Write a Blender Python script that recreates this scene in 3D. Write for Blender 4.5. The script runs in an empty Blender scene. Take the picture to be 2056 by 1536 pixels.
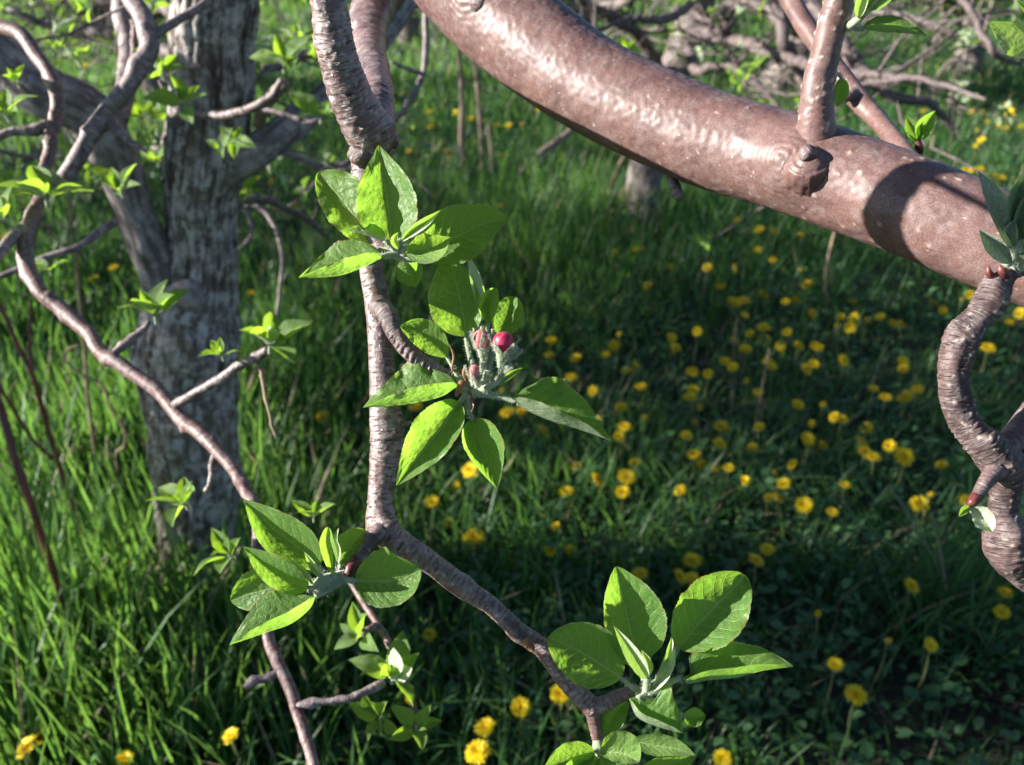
import bpy, math, random
import numpy as np
from mathutils import Vector, Matrix
rad = math.radians
SC = bpy.context.scene
COL = SC.collection

# ------------------------------------------------------------------ camera, sky, sun, exposure
PITCH = rad(30.0)
CAM = np.array([0.0, 0.0, 1.40])
FPX = 1855.0
cd = bpy.data.cameras.new('camera')
cam = bpy.data.objects.new('camera', cd)
COL.objects.link(cam)
cam.location = CAM
cam.rotation_euler = (math.pi / 2 - PITCH, 0, 0)
cd.sensor_width = 4.54
cd.lens = 4.54 * FPX / 2056.0
cd.clip_start = 0.02
cd.clip_end = 500.0
cd.dof.use_dof = True
cd.dof.focus_distance = 0.44
cd.dof.aperture_fstop = 1.5
SC.camera = cam

SUN_EL = rad(20.0)
SUN_AZ = rad(-92.0)          # angle from +y towards +x: light comes low from the left, square to the view
sund = Vector((math.sin(SUN_AZ) * math.cos(SUN_EL), math.cos(SUN_AZ) * math.cos(SUN_EL), math.sin(SUN_EL)))
world = bpy.data.worlds.new('World')
SC.world = world
world.use_nodes = True
wn = world.node_tree
sky = wn.nodes.new('ShaderNodeTexSky')
sky.sky_type = 'NISHITA'
sky.sun_disc = False
sky.sun_elevation = SUN_EL
sky.sun_rotation = SUN_AZ
sky.air_density = 0.75
sky.dust_density = 0.4
sky.ozone_density = 2.5
wn.nodes['Background'].inputs['Strength'].default_value = 0.05
wn.links.new(sky.outputs[0], wn.nodes['Background'].inputs['Color'])
sl = bpy.data.lights.new('sun', 'SUN')
sl.energy = 5.0
sl.angle = rad(0.53)
sl.color = (1.0, 0.955, 0.88)
sun = bpy.data.objects.new('sun', sl)
COL.objects.link(sun)
sun.rotation_euler = sund.to_track_quat('Z', 'Y').to_euler()
sun.location = (-3, 0, 6)

SC.view_settings.view_transform = 'Standard'
SC.view_settings.look = 'None'
SC.view_settings.exposure = 1.85
SC.view_settings.gamma = 1.0
SC.view_settings.use_curve_mapping = False
SC.render.engine = 'CYCLES'
SC.cycles.use_denoising = True
SC.cycles.max_bounces = 6
SC.cycles.diffuse_bounces = 3
SC.cycles.glossy_bounces = 2
SC.cycles.transmission_bounces = 4
SC.cycles.sample_clamp_indirect = 6.0

# ------------------------------------------------------------------ helpers: where a thing stands
RT = np.array([1.0, 0, 0])
UP = np.array([0, math.sin(PITCH), math.cos(PITCH)])
FW = np.array([0, math.cos(PITCH), -math.sin(PITCH)])


def ray(px, py):
    return FW + (px - 1028.0) / FPX * RT - (py - 768.0) / FPX * UP


def P(px, py, d):
    return CAM + d * ray(px, py)


def V(px, py, Y):
    r = ray(px, py)
    return CAM + r * (Y / r[1])


def G(px, py, z=0.0):
    r = ray(px, py)
    return CAM + r * ((z - CAM[2]) / r[2])


def depth_of(p):
    return float(np.dot(np.asarray(p) - CAM, FW))


# ------------------------------------------------------------------ helpers: noise
def _h(i, j, k):
    n = (i * 374761393 + j * 668265263 + k * 2147483647 + 1274126177) & 0xFFFFFFFF
    n = ((n ^ (n >> 13)) * 1274126177) & 0xFFFFFFFF
    n = (n ^ (n >> 16)) & 0xFFFFFFFF
    return n / 4294967295.0


def vnoise(x, y, z=0.0):
    x, y, z = np.broadcast_arrays(np.asarray(x, float), np.asarray(y, float), np.asarray(z, float))
    xi, yi, zi = np.floor(x).astype(np.int64), np.floor(y).astype(np.int64), np.floor(z).astype(np.int64)
    fx, fy, fz = x - xi, y - yi, z - zi
    fx, fy, fz = fx * fx * (3 - 2 * fx), fy * fy * (3 - 2 * fy), fz * fz * (3 - 2 * fz)
    out = 0
    for a in (0, 1):
        for b in (0, 1):
            for c in (0, 1):
                w = (fx if a else 1 - fx) * (fy if b else 1 - fy) * (fz if c else 1 - fz)
                out = out + w * _h(xi + a, yi + b, zi + c)
    return out * 2 - 1


# ------------------------------------------------------------------ helpers: objects
ORG = {}


def setp(o, label=None, category=None, group=None, kind=None):
    if label: o['label'] = label
    if category: o['category'] = category
    if group: o['group'] = group
    if kind: o['kind'] = kind
    return o


def place(o, parent, origin):
    origin = np.asarray(origin, float)
    COL.objects.link(o)
    ORG[o.name] = origin
    if parent is not None:
        o.parent = parent
        o.location = origin - ORG[parent.name]
    else:
        o.location = origin
    return o


def empty(name, loc, label=None, category=None, group=None):
    o = bpy.data.objects.new(name, None)
    o.empty_display_size = 0.05
    place(o, None, loc)
    return setp(o, label, category, group)


def mesh_np(name, v, loops, starts, smooth=True, uv=None, attrs=None):
    me = bpy.data.meshes.new(name)
    v = np.ascontiguousarray(v, dtype=np.float32)
    me.vertices.add(len(v))
    me.vertices.foreach_set('co', v.ravel())
    loops = np.ascontiguousarray(loops, dtype=np.int32)
    starts = np.ascontiguousarray(starts, dtype=np.int32)
    me.loops.add(len(loops))
    me.loops.foreach_set('vertex_index', loops)
    me.polygons.add(len(starts))
    me.polygons.foreach_set('loop_start', starts)
    if smooth:
        me.polygons.foreach_set('use_smooth', np.ones(len(starts), dtype=bool))
    me.update(calc_edges=True)
    if uv is not None:
        l = me.uv_layers.new(name='UVMap')
        l.data.foreach_set('uv', np.ascontiguousarray(uv[loops], dtype=np.float32).ravel())
    for k, a in (attrs or {}).items():
        at = me.attributes.new(k, 'FLOAT', 'POINT')
        at.data.foreach_set('value', np.ascontiguousarray(a, dtype=np.float32))
    return me


class MB:
    """collects pieces of one mesh: vertices in world space, faces, uv and a float attribute"""
    def __init__(self):
        self.v, self.l, self.n, self.uv, self.a, self.c, self.mi = [], [], [], [], [], 0, []

    def add(self, v, faces, uv=None, a=None, mi=0):
        v = np.asarray(v, float)
        for f in faces:
            self.l.append(np.asarray(f, int) + self.c)
            self.mi.append(mi)
        self.v.append(v)
        self.uv.append(np.zeros((len(v), 2)) if uv is None else np.asarray(uv, float))
        self.a.append(np.zeros(len(v)) if a is None else np.asarray(a, float))
        self.c += len(v)

    def grid(self, g, uv=None, a=None, closed=False, flip=False, mi=0):
        """g: (rows, cols, 3)"""
        R, C = g.shape[:2]
        i = np.arange(R * C).reshape(R, C)
        if closed:
            i = np.concatenate([i, i[:, :1]], 1)
        q = np.stack([i[:-1, :-1], i[:-1, 1:], i[1:, 1:], i[1:, :-1]], -1).reshape(-1, 4)
        if flip:
            q = q[:, ::-1]
        self.l.extend(list(q + self.c))
        self.mi.extend([mi] * len(q))
        self.v.append(g.reshape(-1, 3))
        self.uv.append(np.zeros((R * C, 2)) if uv is None else uv.reshape(-1, 2))
        self.a.append(np.zeros(R * C) if a is None else np.broadcast_to(a, (R, C)).reshape(-1))
        self.c += R * C

    def mesh(self, name, origin=(0, 0, 0), smooth=True):
        v = np.concatenate(self.v) - np.asarray(origin, float)
        ln = np.array([len(f) for f in self.l])
        starts = np.concatenate([[0], np.cumsum(ln)[:-1]])
        me = mesh_np(name, v, np.concatenate(self.l), starts, smooth, np.concatenate(self.uv), {'tint': np.concatenate(self.a)})
        if any(self.mi):
            me.polygons.foreach_set('material_index', np.array(self.mi, dtype=np.int32))
        return me

    def obj(self, name, mats, parent=None, origin=None, smooth=True):
        if origin is None:
            origin = np.concatenate(self.v).mean(0)
        me = self.mesh(name, origin, smooth)
        for m in (mats if isinstance(mats, (list, tuple)) else [mats]):
            me.materials.append(m)
        o = bpy.data.objects.new(name, me)
        return place(o, parent, origin)


def catmull(pts, m):
    """resample control rows (any width) along a centripetal-like Catmull-Rom, m samples per span"""
    p = np.asarray(pts, float)
    p = np.vstack([2 * p[0] - p[1], p, 2 * p[-1] - p[-2]])
    out = []
    for i in range(1, len(p) - 2):
        t = np.linspace(0, 1, m, endpoint=False)[:, None]
        a, b, c, d = p[i - 1], p[i], p[i + 1], p[i + 2]
        out.append(0.5 * (2 * b + (c - a) * t + (2 * a - 5 * b + 4 * c - d) * t ** 2 + (3 * b - a - 3 * c + d) * t ** 3))
    out.append(p[-2][None])
    return np.vstack(out)


def tube(mb, pts, radii, segs=16, ds=0.004, lump=(0.06, 40), fine=(0, 0), rings=(), bumps=(), seed=0, cap=True, tip=False, mi=0, wild=0.0, furrow=None):
    """a tapering, lumpy limb. rings: (t0, t1, spacing, amp, width) zones of growth wrinkles; bumps: (t, theta, amp_m, sigma_m) knots"""
    pts = np.asarray(pts, float)
    radii = np.asarray(radii, float)
    L = np.linalg.norm(np.diff(pts, axis=0), axis=1).sum()
    c = catmull(np.column_stack([pts, radii]), max(4, int(L / max(len(pts) - 1, 1) / ds * 1.5)))
    s = np.concatenate([[0], np.cumsum(np.linalg.norm(np.diff(c[:, :3], axis=0), axis=1))])
    n = max(4, int(s[-1] / ds) + 1)
    u = np.linspace(0, s[-1], n)
    c = np.column_stack([np.interp(u, s, c[:, k]) for k in range(4)])
    ctr, R = c[:, :3].copy(), np.maximum(c[:, 3], 1e-4)
    rng = np.random.RandomState(seed)
    if wild:
        w = np.stack([vnoise(u * 28 + seed, k * 7.3 + seed) for k in range(3)], 1) * wild
        w *= np.minimum(1, np.minimum(u, u[-1] - u) / (0.12 * u[-1] + 1e-6))[:, None]
        ctr += w
    T = np.gradient(ctr, axis=0)
    T /= np.linalg.norm(T, axis=1)[:, None] + 1e-12
    nv = ctr[0] - CAM
    nv = nv - T[0] * nv.dot(T[0])
    if np.linalg.norm(nv) < 1e-3:
        nv = np.cross(T[0], [0.3, 0.5, 0.8])
    N = np.zeros_like(ctr)
    for i in range(n):
        nv = nv - T[i] * nv.dot(T[i])
        nv /= np.linalg.norm(nv) + 1e-12
        N[i] = nv
    B = np.cross(T, N)
    tube.frame = (N, B)
    th = np.linspace(0, 2 * math.pi, segs, endpoint=False)
    uu, tt = u[:, None], th[None, :]
    Rm = R[:, None]
    cx, cy = np.cos(tt), np.sin(tt)
    mul = 1 + lump[0] * vnoise(uu * lump[1] + seed * 3.1, cx * 1.3 + 5 + seed, cy * 1.3 + 9)
    if fine[0]:
        mul = mul + fine[0] * vnoise(uu * fine[1], cx * Rm * fine[1] + 31 + seed, cy * Rm * fine[1] + 17)
        mul = mul + 0.6 * fine[0] * vnoise(uu * fine[1] * 0.4, cx * Rm * fine[1] * 0.4 + 3 + seed, cy * Rm * fine[1] * 0.4 + 7)
    add = np.zeros((n, segs))
    for (t0, t1, sp, amp, wd) in rings:
        x = t0 * u[-1]
        while x < t1 * u[-1]:
            wob = vnoise(cx * 1.6 + x * 91, cy * 1.6 + 3, seed) * sp * 0.55
            str_ = amp * rng.uniform(0.25, 1.2) * np.clip(0.25 + 1.5 * vnoise(cx * 1.8 + x * 57, cy * 1.8, 11), 0, 1.2)
            g = np.exp(-((uu - x - wob) / wd) ** 2)
            add += str_ * g - str_ * 0.9 * np.exp(-((uu - x - wob - 1.9 * wd) / (0.8 * wd)) ** 2)
            x += sp * rng.uniform(0.5, 1.6)
    if furrow:      # (depth m, around, along): flaking plates between upright cracks
        f1 = np.abs(vnoise(cx * furrow[1] + 3 + seed, cy * furrow[1] + 8, uu * furrow[2]) + 0.35 * vnoise(cx * furrow[1] * 2.7, cy * furrow[1] * 2.7 + 4, uu * furrow[2] * 2.2))
        f2 = vnoise(cx * furrow[1] * 4 + 5, cy * furrow[1] * 4 + 2, uu * furrow[2] * 5)
        add += furrow[0] * (np.clip(f1 * 3.2, 0, 1) - 0.7) + furrow[0] * 0.35 * f2
    tint = np.zeros((n, segs))
    for b in bumps:
        t, a, amp, sg = b[:4]
        da = (tt - a + math.pi) % (2 * math.pi) - math.pi
        e = np.exp(-((uu - t * u[-1]) ** 2 + (da * Rm) ** 2) / (2 * sg * sg))
        if len(b) > 5:      # concentric folds of bark round a collar
            ds_ = np.sqrt((uu - t * u[-1]) ** 2 + (da * Rm) ** 2)
            wv = vnoise(uu * 160, da * Rm * 160 + 40, 3) * 0.9 + 0.5 * np.sin(3 * np.arctan2(da * Rm, uu - t * u[-1]))
            add += amp * e * np.sin(ds_ / b[5] * 2 * math.pi + wv * 2.2)
            continue
        add += amp * e
        if len(b) > 4:
            tint = np.maximum(tint, np.clip(e * 1.6 - 0.3, 0, 1) * b[4])
    rr = Rm * mul + add * np.minimum(1, Rm / 0.003)
    if tip:
        rr *= np.sqrt(np.clip((u[-1] - u) / (2.2 * R[-1] + 1e-6), 0.02, 1))[:, None]
    g = ctr[:, None, :] + rr[..., None] * (cx[..., None] * N[:, None, :] + cy[..., None] * B[:, None, :])
    uv = np.stack([np.broadcast_to(th[None, :] * R.mean(), (n, segs)), np.broadcast_to(uu, (n, segs))], -1)
    c0 = mb.c
    mb.grid(g, uv, tint, closed=True, mi=mi)
    if cap:
        for row, fl in ((0, False), (n - 1, True)):
            cvert = ctr[row] + (T[row] * (-0.15 if row == 0 else 0.15) * R[row])
            idx = c0 + row * segs + np.arange(segs)
            k = mb.c
            mb.add([cvert], [], [[0, u[row]]], [0])
            for j in range(segs):
                f = [idx[j], idx[(j + 1) % segs], k]
                mb.l.append(np.array(f if fl else f[::-1]))
                mb.mi.append(mi)
    return ctr, R, T
# ------------------------------------------------------------------ materials
class NG:
    def __init__(self, name):
        self.m = bpy.data.materials.new(name)
        self.m.use_nodes = True
        self.t = self.m.node_tree
        self.t.nodes.clear()
        self.out = self.t.nodes.new('ShaderNodeOutputMaterial')

    def n(self, typ, props=None, **ins):
        nd = self.t.nodes.new('ShaderNode' + typ)
        for k, v in (props or {}).items():
            setattr(nd, k, v)
        for k, v in ins.items():
            key = int(k[1:]) if k[0] == '_' and k[1:].isdigit() else k.replace('_', ' ')
            s = nd.inputs[key]
            if isinstance(v, bpy.types.NodeSocket):
                self.t.links.new(v, s)
            elif isinstance(v, bpy.types.Node):
                self.t.links.new(v.outputs[0], s)
            else:
                if isinstance(v, tuple) and len(v) == 3 and s.type == 'RGBA':
                    v = v + (1,)
                s.default_value = v
        return nd

    def math(self, op, a, b=None, c=None, clamp=False):
        nd = self.t.nodes.new('ShaderNodeMath')
        nd.operation = op
        nd.use_clamp = clamp
        for i, v in enumerate((a, b, c)):
            if v is None: continue
            if isinstance(v, (bpy.types.NodeSocket, bpy.types.Node)):
                self.t.links.new(v if isinstance(v, bpy.types.NodeSocket) else v.outputs[0], nd.inputs[i])
            else:
                nd.inputs[i].default_value = v
        return nd.outputs[0]

    def mix(self, f, a, b, mode='MIX'):
        nd = self.t.nodes.new('ShaderNodeMix')
        nd.data_type = 'RGBA'
        nd.blend_type = mode
        for s, v in ((nd.inputs['Factor'], f), (nd.inputs[6], a), (nd.inputs[7], b)):
            if isinstance(v, (bpy.types.NodeSocket, bpy.types.Node)):
                self.t.links.new(v if isinstance(v, bpy.types.NodeSocket) else v.outputs[0], s)
            else:
                s.default_value = (v + (1,)) if isinstance(v, tuple) and len(v) == 3 else v
        return nd.outputs[2]

    def ramp(self, f, lo, hi, smooth=True):
        nd = self.n('MapRange', {'interpolation_type': 'SMOOTHSTEP' if smooth else 'LINEAR'}, Value=f)
        nd.inputs['From Min'].default_value = lo
        nd.inputs['From Max'].default_value = hi
        return nd.outputs[0]

    def noise(self, scale, detail=4, rough=0.55, vec=None, w=None):
        nd = self.n('TexNoise', Scale=scale, Detail=detail, Roughness=rough)
        if vec is not None:
            self.t.links.new(vec, nd.inputs['Vector'])
        return nd.outputs['Fac']

    def obj(self):
        return self.n('TexCoord').outputs['Object']

    def geo(self):
        return self.n('NewGeometry')

    def scale(self, vec, x, y, z):
        return self.n('Mapping', Vector=vec, Scale=(x, y, z)).outputs[0]

    def attr(self, name):
        return self.n('Attribute', {'attribute_name': name}).outputs['Fac']

    def done(self, shader, disp=None):
        self.t.links.new(shader.outputs[0] if isinstance(shader, bpy.types.Node) else shader, self.out.inputs['Surface'])
        return self.m

    def bump(self, h, strength, dist):
        return self.n('Bump', Height=h, Strength=strength, Distance=dist).outputs[0]


def bark_mat(name, c1, c2, c3, rough=0.5, wr=260.0, around=45.0, bump=0.5, bdist=0.0006, film=0.5, spk=1500.0, lent=(0.45, 0.38, 0.32), spec=0.5, crack=0.0):
    """bark: brown and darker brown mottled, grey film, fine cross wrinkles, pale lenticels from the mesh's own bumps"""
    g = NG(name)
    uv = g.n('UVMap').outputs[0]
    ob = g.obj()
    wav = g.noise(1.0, 5, 0.6, g.scale(uv, around, wr, 1))
    n1 = g.noise(38, 5, 0.6, ob)
    n2 = g.noise(140, 4, 0.6, ob)
    spe = g.noise(spk, 2, 0.6, ob)
    col = g.mix(g.ramp(n1, 0.35, 0.68), c1, c2)
    fl = g.math('MULTIPLY', g.ramp(g.math('ADD', g.math('MULTIPLY', n2, 0.6), g.math('MULTIPLY', wav, 0.5)), 0.50, 0.66), film)
    col = g.mix(fl, col, c3)
    col = g.mix(g.math('MULTIPLY', g.ramp(spe, 0.45, 0.58), 0.6), col, g.mix(1.0, col, (0.42, 0.4, 0.42), 'MULTIPLY'))
    dash = g.math('MULTIPLY', g.ramp(g.noise(1.0, 4, 0.65, g.scale(uv, 130, wr * 1.6, 1)), 0.57, 0.66), crack)
    col = g.mix(dash, col, (0.028, 0.018, 0.018))
    vor = g.n('TexVoronoi', {'feature': 'F1'}, Vector=g.scale(uv, 170, 130, 1), Scale=1.0, Randomness=1.0)
    dots = g.math('MULTIPLY', g.ramp(vor.outputs['Distance'], 0.13, 0.05), g.math('GREATER_THAN', vor.outputs['Color'], 0.45))
    at = g.attr('tint')
    col = g.mix(g.math('MULTIPLY', g.math('MAXIMUM', at, g.math('MULTIPLY', dots, 0.45)), 0.85), col, lent)
    h = g.math('ADD', g.math('ADD', g.math('MULTIPLY', wav, 0.9), g.math('MULTIPLY', spe, 0.16)), g.math('ADD', g.math('SUBTRACT', g.math('MULTIPLY', n2, 0.5), g.math('MULTIPLY', dash, 0.8)), g.math('MULTIPLY', dots, 0.5)))
    b = g.n('BsdfPrincipled', Base_Color=col, Roughness=g.math('ADD', g.math('MULTIPLY', n2, 0.25), rough - 0.12), Normal=g.bump(h, bump, bdist))
    b.inputs['Specular IOR Level'].default_value = spec
    return g.done(b)


def old_bark_mat(name, dark, mid, pale, bump=0.9, bdist=0.006, lich=0.5):
    """old apple bark: upright streaks and flakes of grey over brown, with some ochre lichen"""
    g = NG(name)
    ob = g.obj()
    uv = g.n('UVMap').outputs[0]
    warp = g.noise(9, 5, 0.62, ob)
    st = g.noise(1.0, 8, 0.7, g.scale(uv, 85, 12, 1))
    fl = g.noise(46, 6, 0.7, ob)
    fn = g.noise(230, 4, 0.65, ob)
    col = g.mix(g.ramp(st, 0.36, 0.62), dark, mid)
    col = g.mix(g.math('MULTIPLY', g.ramp(g.math('ADD', g.math('MULTIPLY', fl, 0.6), g.math('MULTIPLY', st, 0.5)), 0.50, 0.64), 0.9), col, pale)
    col = g.mix(g.math('MULTIPLY', g.ramp(warp, 0.50, 0.66), lich), col, (0.20, 0.155, 0.10))
    col = g.mix(g.math('MULTIPLY', g.ramp(fn, 0.42, 0.6), 0.35), col, g.mix(1.0, col, (0.45, 0.42, 0.4), 'MULTIPLY'))
    h = g.math('ADD', g.math('MULTIPLY', st, 1.0), g.math('ADD', g.math('MULTIPLY', fl, 0.6), g.math('MULTIPLY', fn, 0.25)))
    b = g.n('BsdfPrincipled', Base_Color=col, Roughness=0.85, Normal=g.bump(h, bump, bdist))
    b.inputs['Specular IOR Level'].default_value = 0.25
    return g.done(b)


def leaf_mat(name, deep, fresh, trans, under, tr=0.42, veins=8.0, rim=(0.30, 0.12, 0.03), rimw=0.5, gloss=0.42):
    """apple leaf: green above, downy grey-green below, paler midrib and side veins, a tinge of red on the toothed rim"""
    g = NG(name)
    uv = g.n('SeparateXYZ', Vector=g.n('UVMap').outputs[0])
    s = g.math('MULTIPLY_ADD', uv.outputs[0], 2.0, -1.0)
    a = g.math('ABSOLUTE', s)
    t = uv.outputs[1]
    ob = g.obj()
    info = g.n('ObjectInfo').outputs['Random']
    mid = g.ramp(a, 0.045, 0.012)
    ph = g.math('FRACT', g.math('MULTIPLY', g.math('ADD', g.math('SUBTRACT', t, g.math('MULTIPLY', g.math('POWER', a, 1.25), 0.27)), g.math('MULTIPLY', g.math('SUBTRACT', g.noise(2.6, 2, 0.5, g.n('UVMap').outputs[0]), 0.5), 0.14)), veins))
    pd = g.math('ABSOLUTE', g.math('SUBTRACT', ph, 0.5))
    vein = g.math('MULTIPLY', g.ramp(pd, 0.07, 0.015), g.ramp(a, 1.0, 0.6))
    net = g.n('TexVoronoi', {'feature': 'DISTANCE_TO_EDGE'}, Vector=g.scale(g.n('UVMap').outputs[0], 26, 30, 1), Scale=1.0).outputs['Distance']
    netm = g.ramp(net, 0.09, 0.01)
    vv = g.math('MAXIMUM', mid, g.math('MULTIPLY', vein, 0.75))
    n1 = g.noise(75, 4, 0.6, ob)
    n2 = g.noise(520, 3, 0.6, ob)
    top = g.mix(g.ramp(n1, 0.36, 0.66), deep, fresh)
    top = g.mix(g.math('MULTIPLY', info, 0.35), top, fresh)
    top = g.mix(g.math('MULTIPLY', g.ramp(n2, 0.4, 0.65), 0.25), top, g.mix(1.0, top, (0.6, 0.7, 0.5), 'MULTIPLY'))
    pale = g.mix(0.55, fresh, (0.42, 0.52, 0.26))
    top = g.mix(g.math('MULTIPLY', vv, 0.85), top, pale)
    top = g.mix(g.math('MULTIPLY', netm, 0.28), top, pale)
    und = g.mix(g.math('MULTIPLY', vv, 0.5), under, (0.55, 0.6, 0.45))
    und = g.mix(g.math('MULTIPLY', g.ramp(n2, 0.4, 0.65), 0.3), und, (0.62, 0.66, 0.55))
    bf = g.geo().outputs['Backfacing']
    col = g.mix(bf, top, und)
    rm = g.math('MULTIPLY', g.ramp(g.math('ADD', a, g.math('MULTIPLY', g.math('SUBTRACT', n1, 0.5), 0.10)), 0.93, 1.0), rimw)
    rimc = g.mix(g.ramp(g.noise(160, 2, 0.5, ob), 0.45, 0.6), (0.42, 0.46, 0.24), rim)  # pale part: white fuzz, with edge highlights put into the colour
    col = g.mix(rm, col, rimc)
    tc = g.mix(g.math('MULTIPLY', vv, 0.8), trans, g.mix(1.0, trans, (1.25, 1.1, 2.2), 'MULTIPLY'))
    tc = g.mix(g.math('MULTIPLY', netm, 0.4), tc, g.mix(1.0, trans, (0.7, 0.75, 0.7), 'MULTIPLY'))
    tc = g.mix(g.math('MULTIPLY', g.ramp(n1, 0.35, 0.7), 0.5), tc, g.mix(1.0, trans, (0.62, 0.8, 0.6), 'MULTIPLY'))
    tc = g.mix(rm, tc, rimc)
    hgt = g.math('SUBTRACT', g.math('MULTIPLY', n2, 0.35), g.math('ADD', g.math('MULTIPLY', vv, 0.8), g.math('MULTIPLY', netm, 0.3)))
    puck = g.n('TexVoronoi', {'feature': 'SMOOTH_F1'}, Vector=g.n('VectorMath', {'operation': 'ADD'}, _0=g.scale(g.n('UVMap').outputs[0], 13, 17, 1), _1=g.n('TexNoise', Vector=ob, Scale=90, Detail=2).outputs['Color']).outputs[0], Scale=1.0).outputs['Distance']
    nb = g.bump(puck, 0.4, 0.0012)
    nb = g.n('Bump', Height=hgt, Strength=0.55, Distance=0.0006, Normal=nb).outputs[0]
    b = g.n('BsdfPrincipled', Base_Color=col, Roughness=g.math('MULTIPLY_ADD', bf, 0.3, gloss), Normal=nb)
    b.inputs['Specular IOR Level'].default_value = 0.38
    b.inputs['Sheen Weight'].default_value = 0.08
    b.inputs['Sheen Roughness'].default_value = 0.4
    tl = g.n('BsdfTranslucent', Color=tc, Normal=nb)
    return g.done(g.n('MixShader', _0=tr, _1=b.outputs[0], _2=tl.outputs[0]))


def plain_mat(name, c1, c2, scale=60, rough=0.7, trans=None, tr=0.3, sheen=0.0, bump=0.0, bdist=0.0005, spec=0.35, tintc=None):
    g = NG(name)
    ob = g.obj()
    nz = g.noise(scale, 4, 0.6, ob)
    col = g.mix(g.ramp(nz, 0.35, 0.66), c1, c2)
    if tintc:
        col = g.mix(g.attr('tint'), col, tintc)
    kw = {}
    if bump:
        kw['Normal'] = g.bump(nz, bump, bdist)
    b = g.n('BsdfPrincipled', Base_Color=col, Roughness=rough, **kw)
    b.inputs['Specular IOR Level'].default_value = spec
    b.inputs['Sheen Weight'].default_value = sheen
    if trans:
        tl = g.n('BsdfTranslucent', Color=g.mix(g.ramp(nz, 0.3, 0.7), trans, g.mix(1.0, trans, (0.7, 0.8, 0.7), 'MULTIPLY')))
        return g.done(g.n('MixShader', _0=tr, _1=b.outputs[0], _2=tl.outputs[0]))
    return g.done(b)


def blade_mat(name, cols, trans, tr=0.42, rough=0.45, dead=None):
    """grass or weeds: every blade takes its own tint"""
    g = NG(name)
    at = g.attr('tint')
    col = g.mix(g.ramp(at, 0.0, 0.5, False), cols[0], cols[1])
    col = g.mix(g.ramp(at, 0.5, 0.93, False), col, cols[2])
    tc = g.mix(at, trans, g.mix(1.0, trans, (1.5, 1.15, 1.2), 'MULTIPLY'))
    if dead:
        m = g.math('GREATER_THAN', at, 0.955)
        col = g.mix(m, col, dead)
        tc = g.mix(m, tc, dead)
    b = g.n('BsdfPrincipled', Base_Color=col, Roughness=rough)
    b.inputs['Specular IOR Level'].default_value = 0.4
    tl = g.n('BsdfTranslucent', Color=tc)
    return g.done(g.n('MixShader', _0=tr, _1=b.outputs[0], _2=tl.outputs[0]))


M = {}
M['limb'] = bark_mat('smooth_limb_bark', (0.160, 0.090, 0.078), (0.108, 0.060, 0.056), (0.21, 0.152, 0.145), spec=0.33, rough=0.47, wr=60, around=60, bump=0.28, bdist=0.0003, film=0.45, spk=1300, lent=(0.50, 0.42, 0.36))
M['twig'] = bark_mat('twig_bark', (0.185, 0.105, 0.095), (0.088, 0.047, 0.047), (0.36, 0.30, 0.29), rough=0.36, wr=520, around=110, bump=0.9, bdist=0.0011, film=0.6, spk=2200, spec=0.7, crack=0.8)
M['spur'] = bark_mat('wrinkled_spur_bark', (0.155, 0.098, 0.092), (0.07, 0.042, 0.042), (0.30, 0.25, 0.24), rough=0.5, wr=900, around=120, bump=1.0, bdist=0.0010, film=0.8, spk=2600, crack=0.6)
M['gray_twig'] = bark_mat('grey_twig_bark', (0.19, 0.135, 0.13), (0.10, 0.066, 0.066), (0.36, 0.31, 0.30), rough=0.5, wr=240, around=60, bump=0.9, bdist=0.0015, film=0.8, spk=1200, crack=0.6)
M['far_twig'] = bark_mat('far_twig_bark', (0.125, 0.09, 0.086), (0.07, 0.048, 0.048), (0.22, 0.19, 0.18), rough=0.6, wr=240, around=60, bump=0.9, bdist=0.0015, film=0.7, spk=1200, spec=0.3, crack=0.5)
M['young'] = bark_mat('red_young_bark', (0.165, 0.085, 0.075), (0.10, 0.05, 0.048), (0.30, 0.235, 0.215), rough=0.5, wr=240, around=60, bump=0.8, bdist=0.0012, film=0.6, spk=1500, crack=0.5)
M['old'] = old_bark_mat('old_apple_bark', (0.075, 0.056, 0.048), (0.27, 0.225, 0.20), (0.62, 0.58, 0.55), bump=1.0, bdist=0.009, lich=0.7)
M['oldlimb'] = old_bark_mat('grey_limb_bark', (0.11, 0.088, 0.085), (0.21, 0.178, 0.175), (0.36, 0.325, 0.325), bump=0.5, bdist=0.003, lich=0.2)
M['far'] = old_bark_mat('far_tree_bark', (0.07, 0.055, 0.05), (0.15, 0.12, 0.11), (0.27, 0.235, 0.22), bump=0.6)
M['leaf'] = leaf_mat('apple_leaf', (0.070, 0.165, 0.030), (0.125, 0.245, 0.042), (0.35, 0.61, 0.055), (0.28, 0.36, 0.22), tr=0.58)
M['leaf_young'] = leaf_mat('young_apple_leaf', (0.10, 0.20, 0.04), (0.16, 0.28, 0.06), (0.42, 0.64, 0.06), (0.46, 0.52, 0.38), tr=0.44, rimw=0.25)
M['leaf_wool'] = leaf_mat('shade_toned_leaf', (0.10, 0.16, 0.075), (0.15, 0.21, 0.11), (0.16, 0.26, 0.05), (0.24, 0.29, 0.20), tr=0.16, rimw=0.2, gloss=0.6)  # greyer, less translucent leaf: the shade at the right edge is in its colour
M['gnarl_shaded'] = bark_mat('shade_toned_gnarled_bark', (0.125, 0.075, 0.07), (0.055, 0.032, 0.032), (0.24, 0.195, 0.185), rough=0.5, wr=900, around=120, bump=1.0, bdist=0.0012, film=0.6, spk=2600, spec=0.4, crack=0.8)  # darker than the spur bark: the branch's shade is put into the colour
M['leaf_far'] = leaf_mat('small_apple_leaf', (0.085, 0.18, 0.035), (0.15, 0.27, 0.05), (0.40, 0.62, 0.035), (0.36, 0.43, 0.28), tr=0.5, rimw=0.15)
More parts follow.
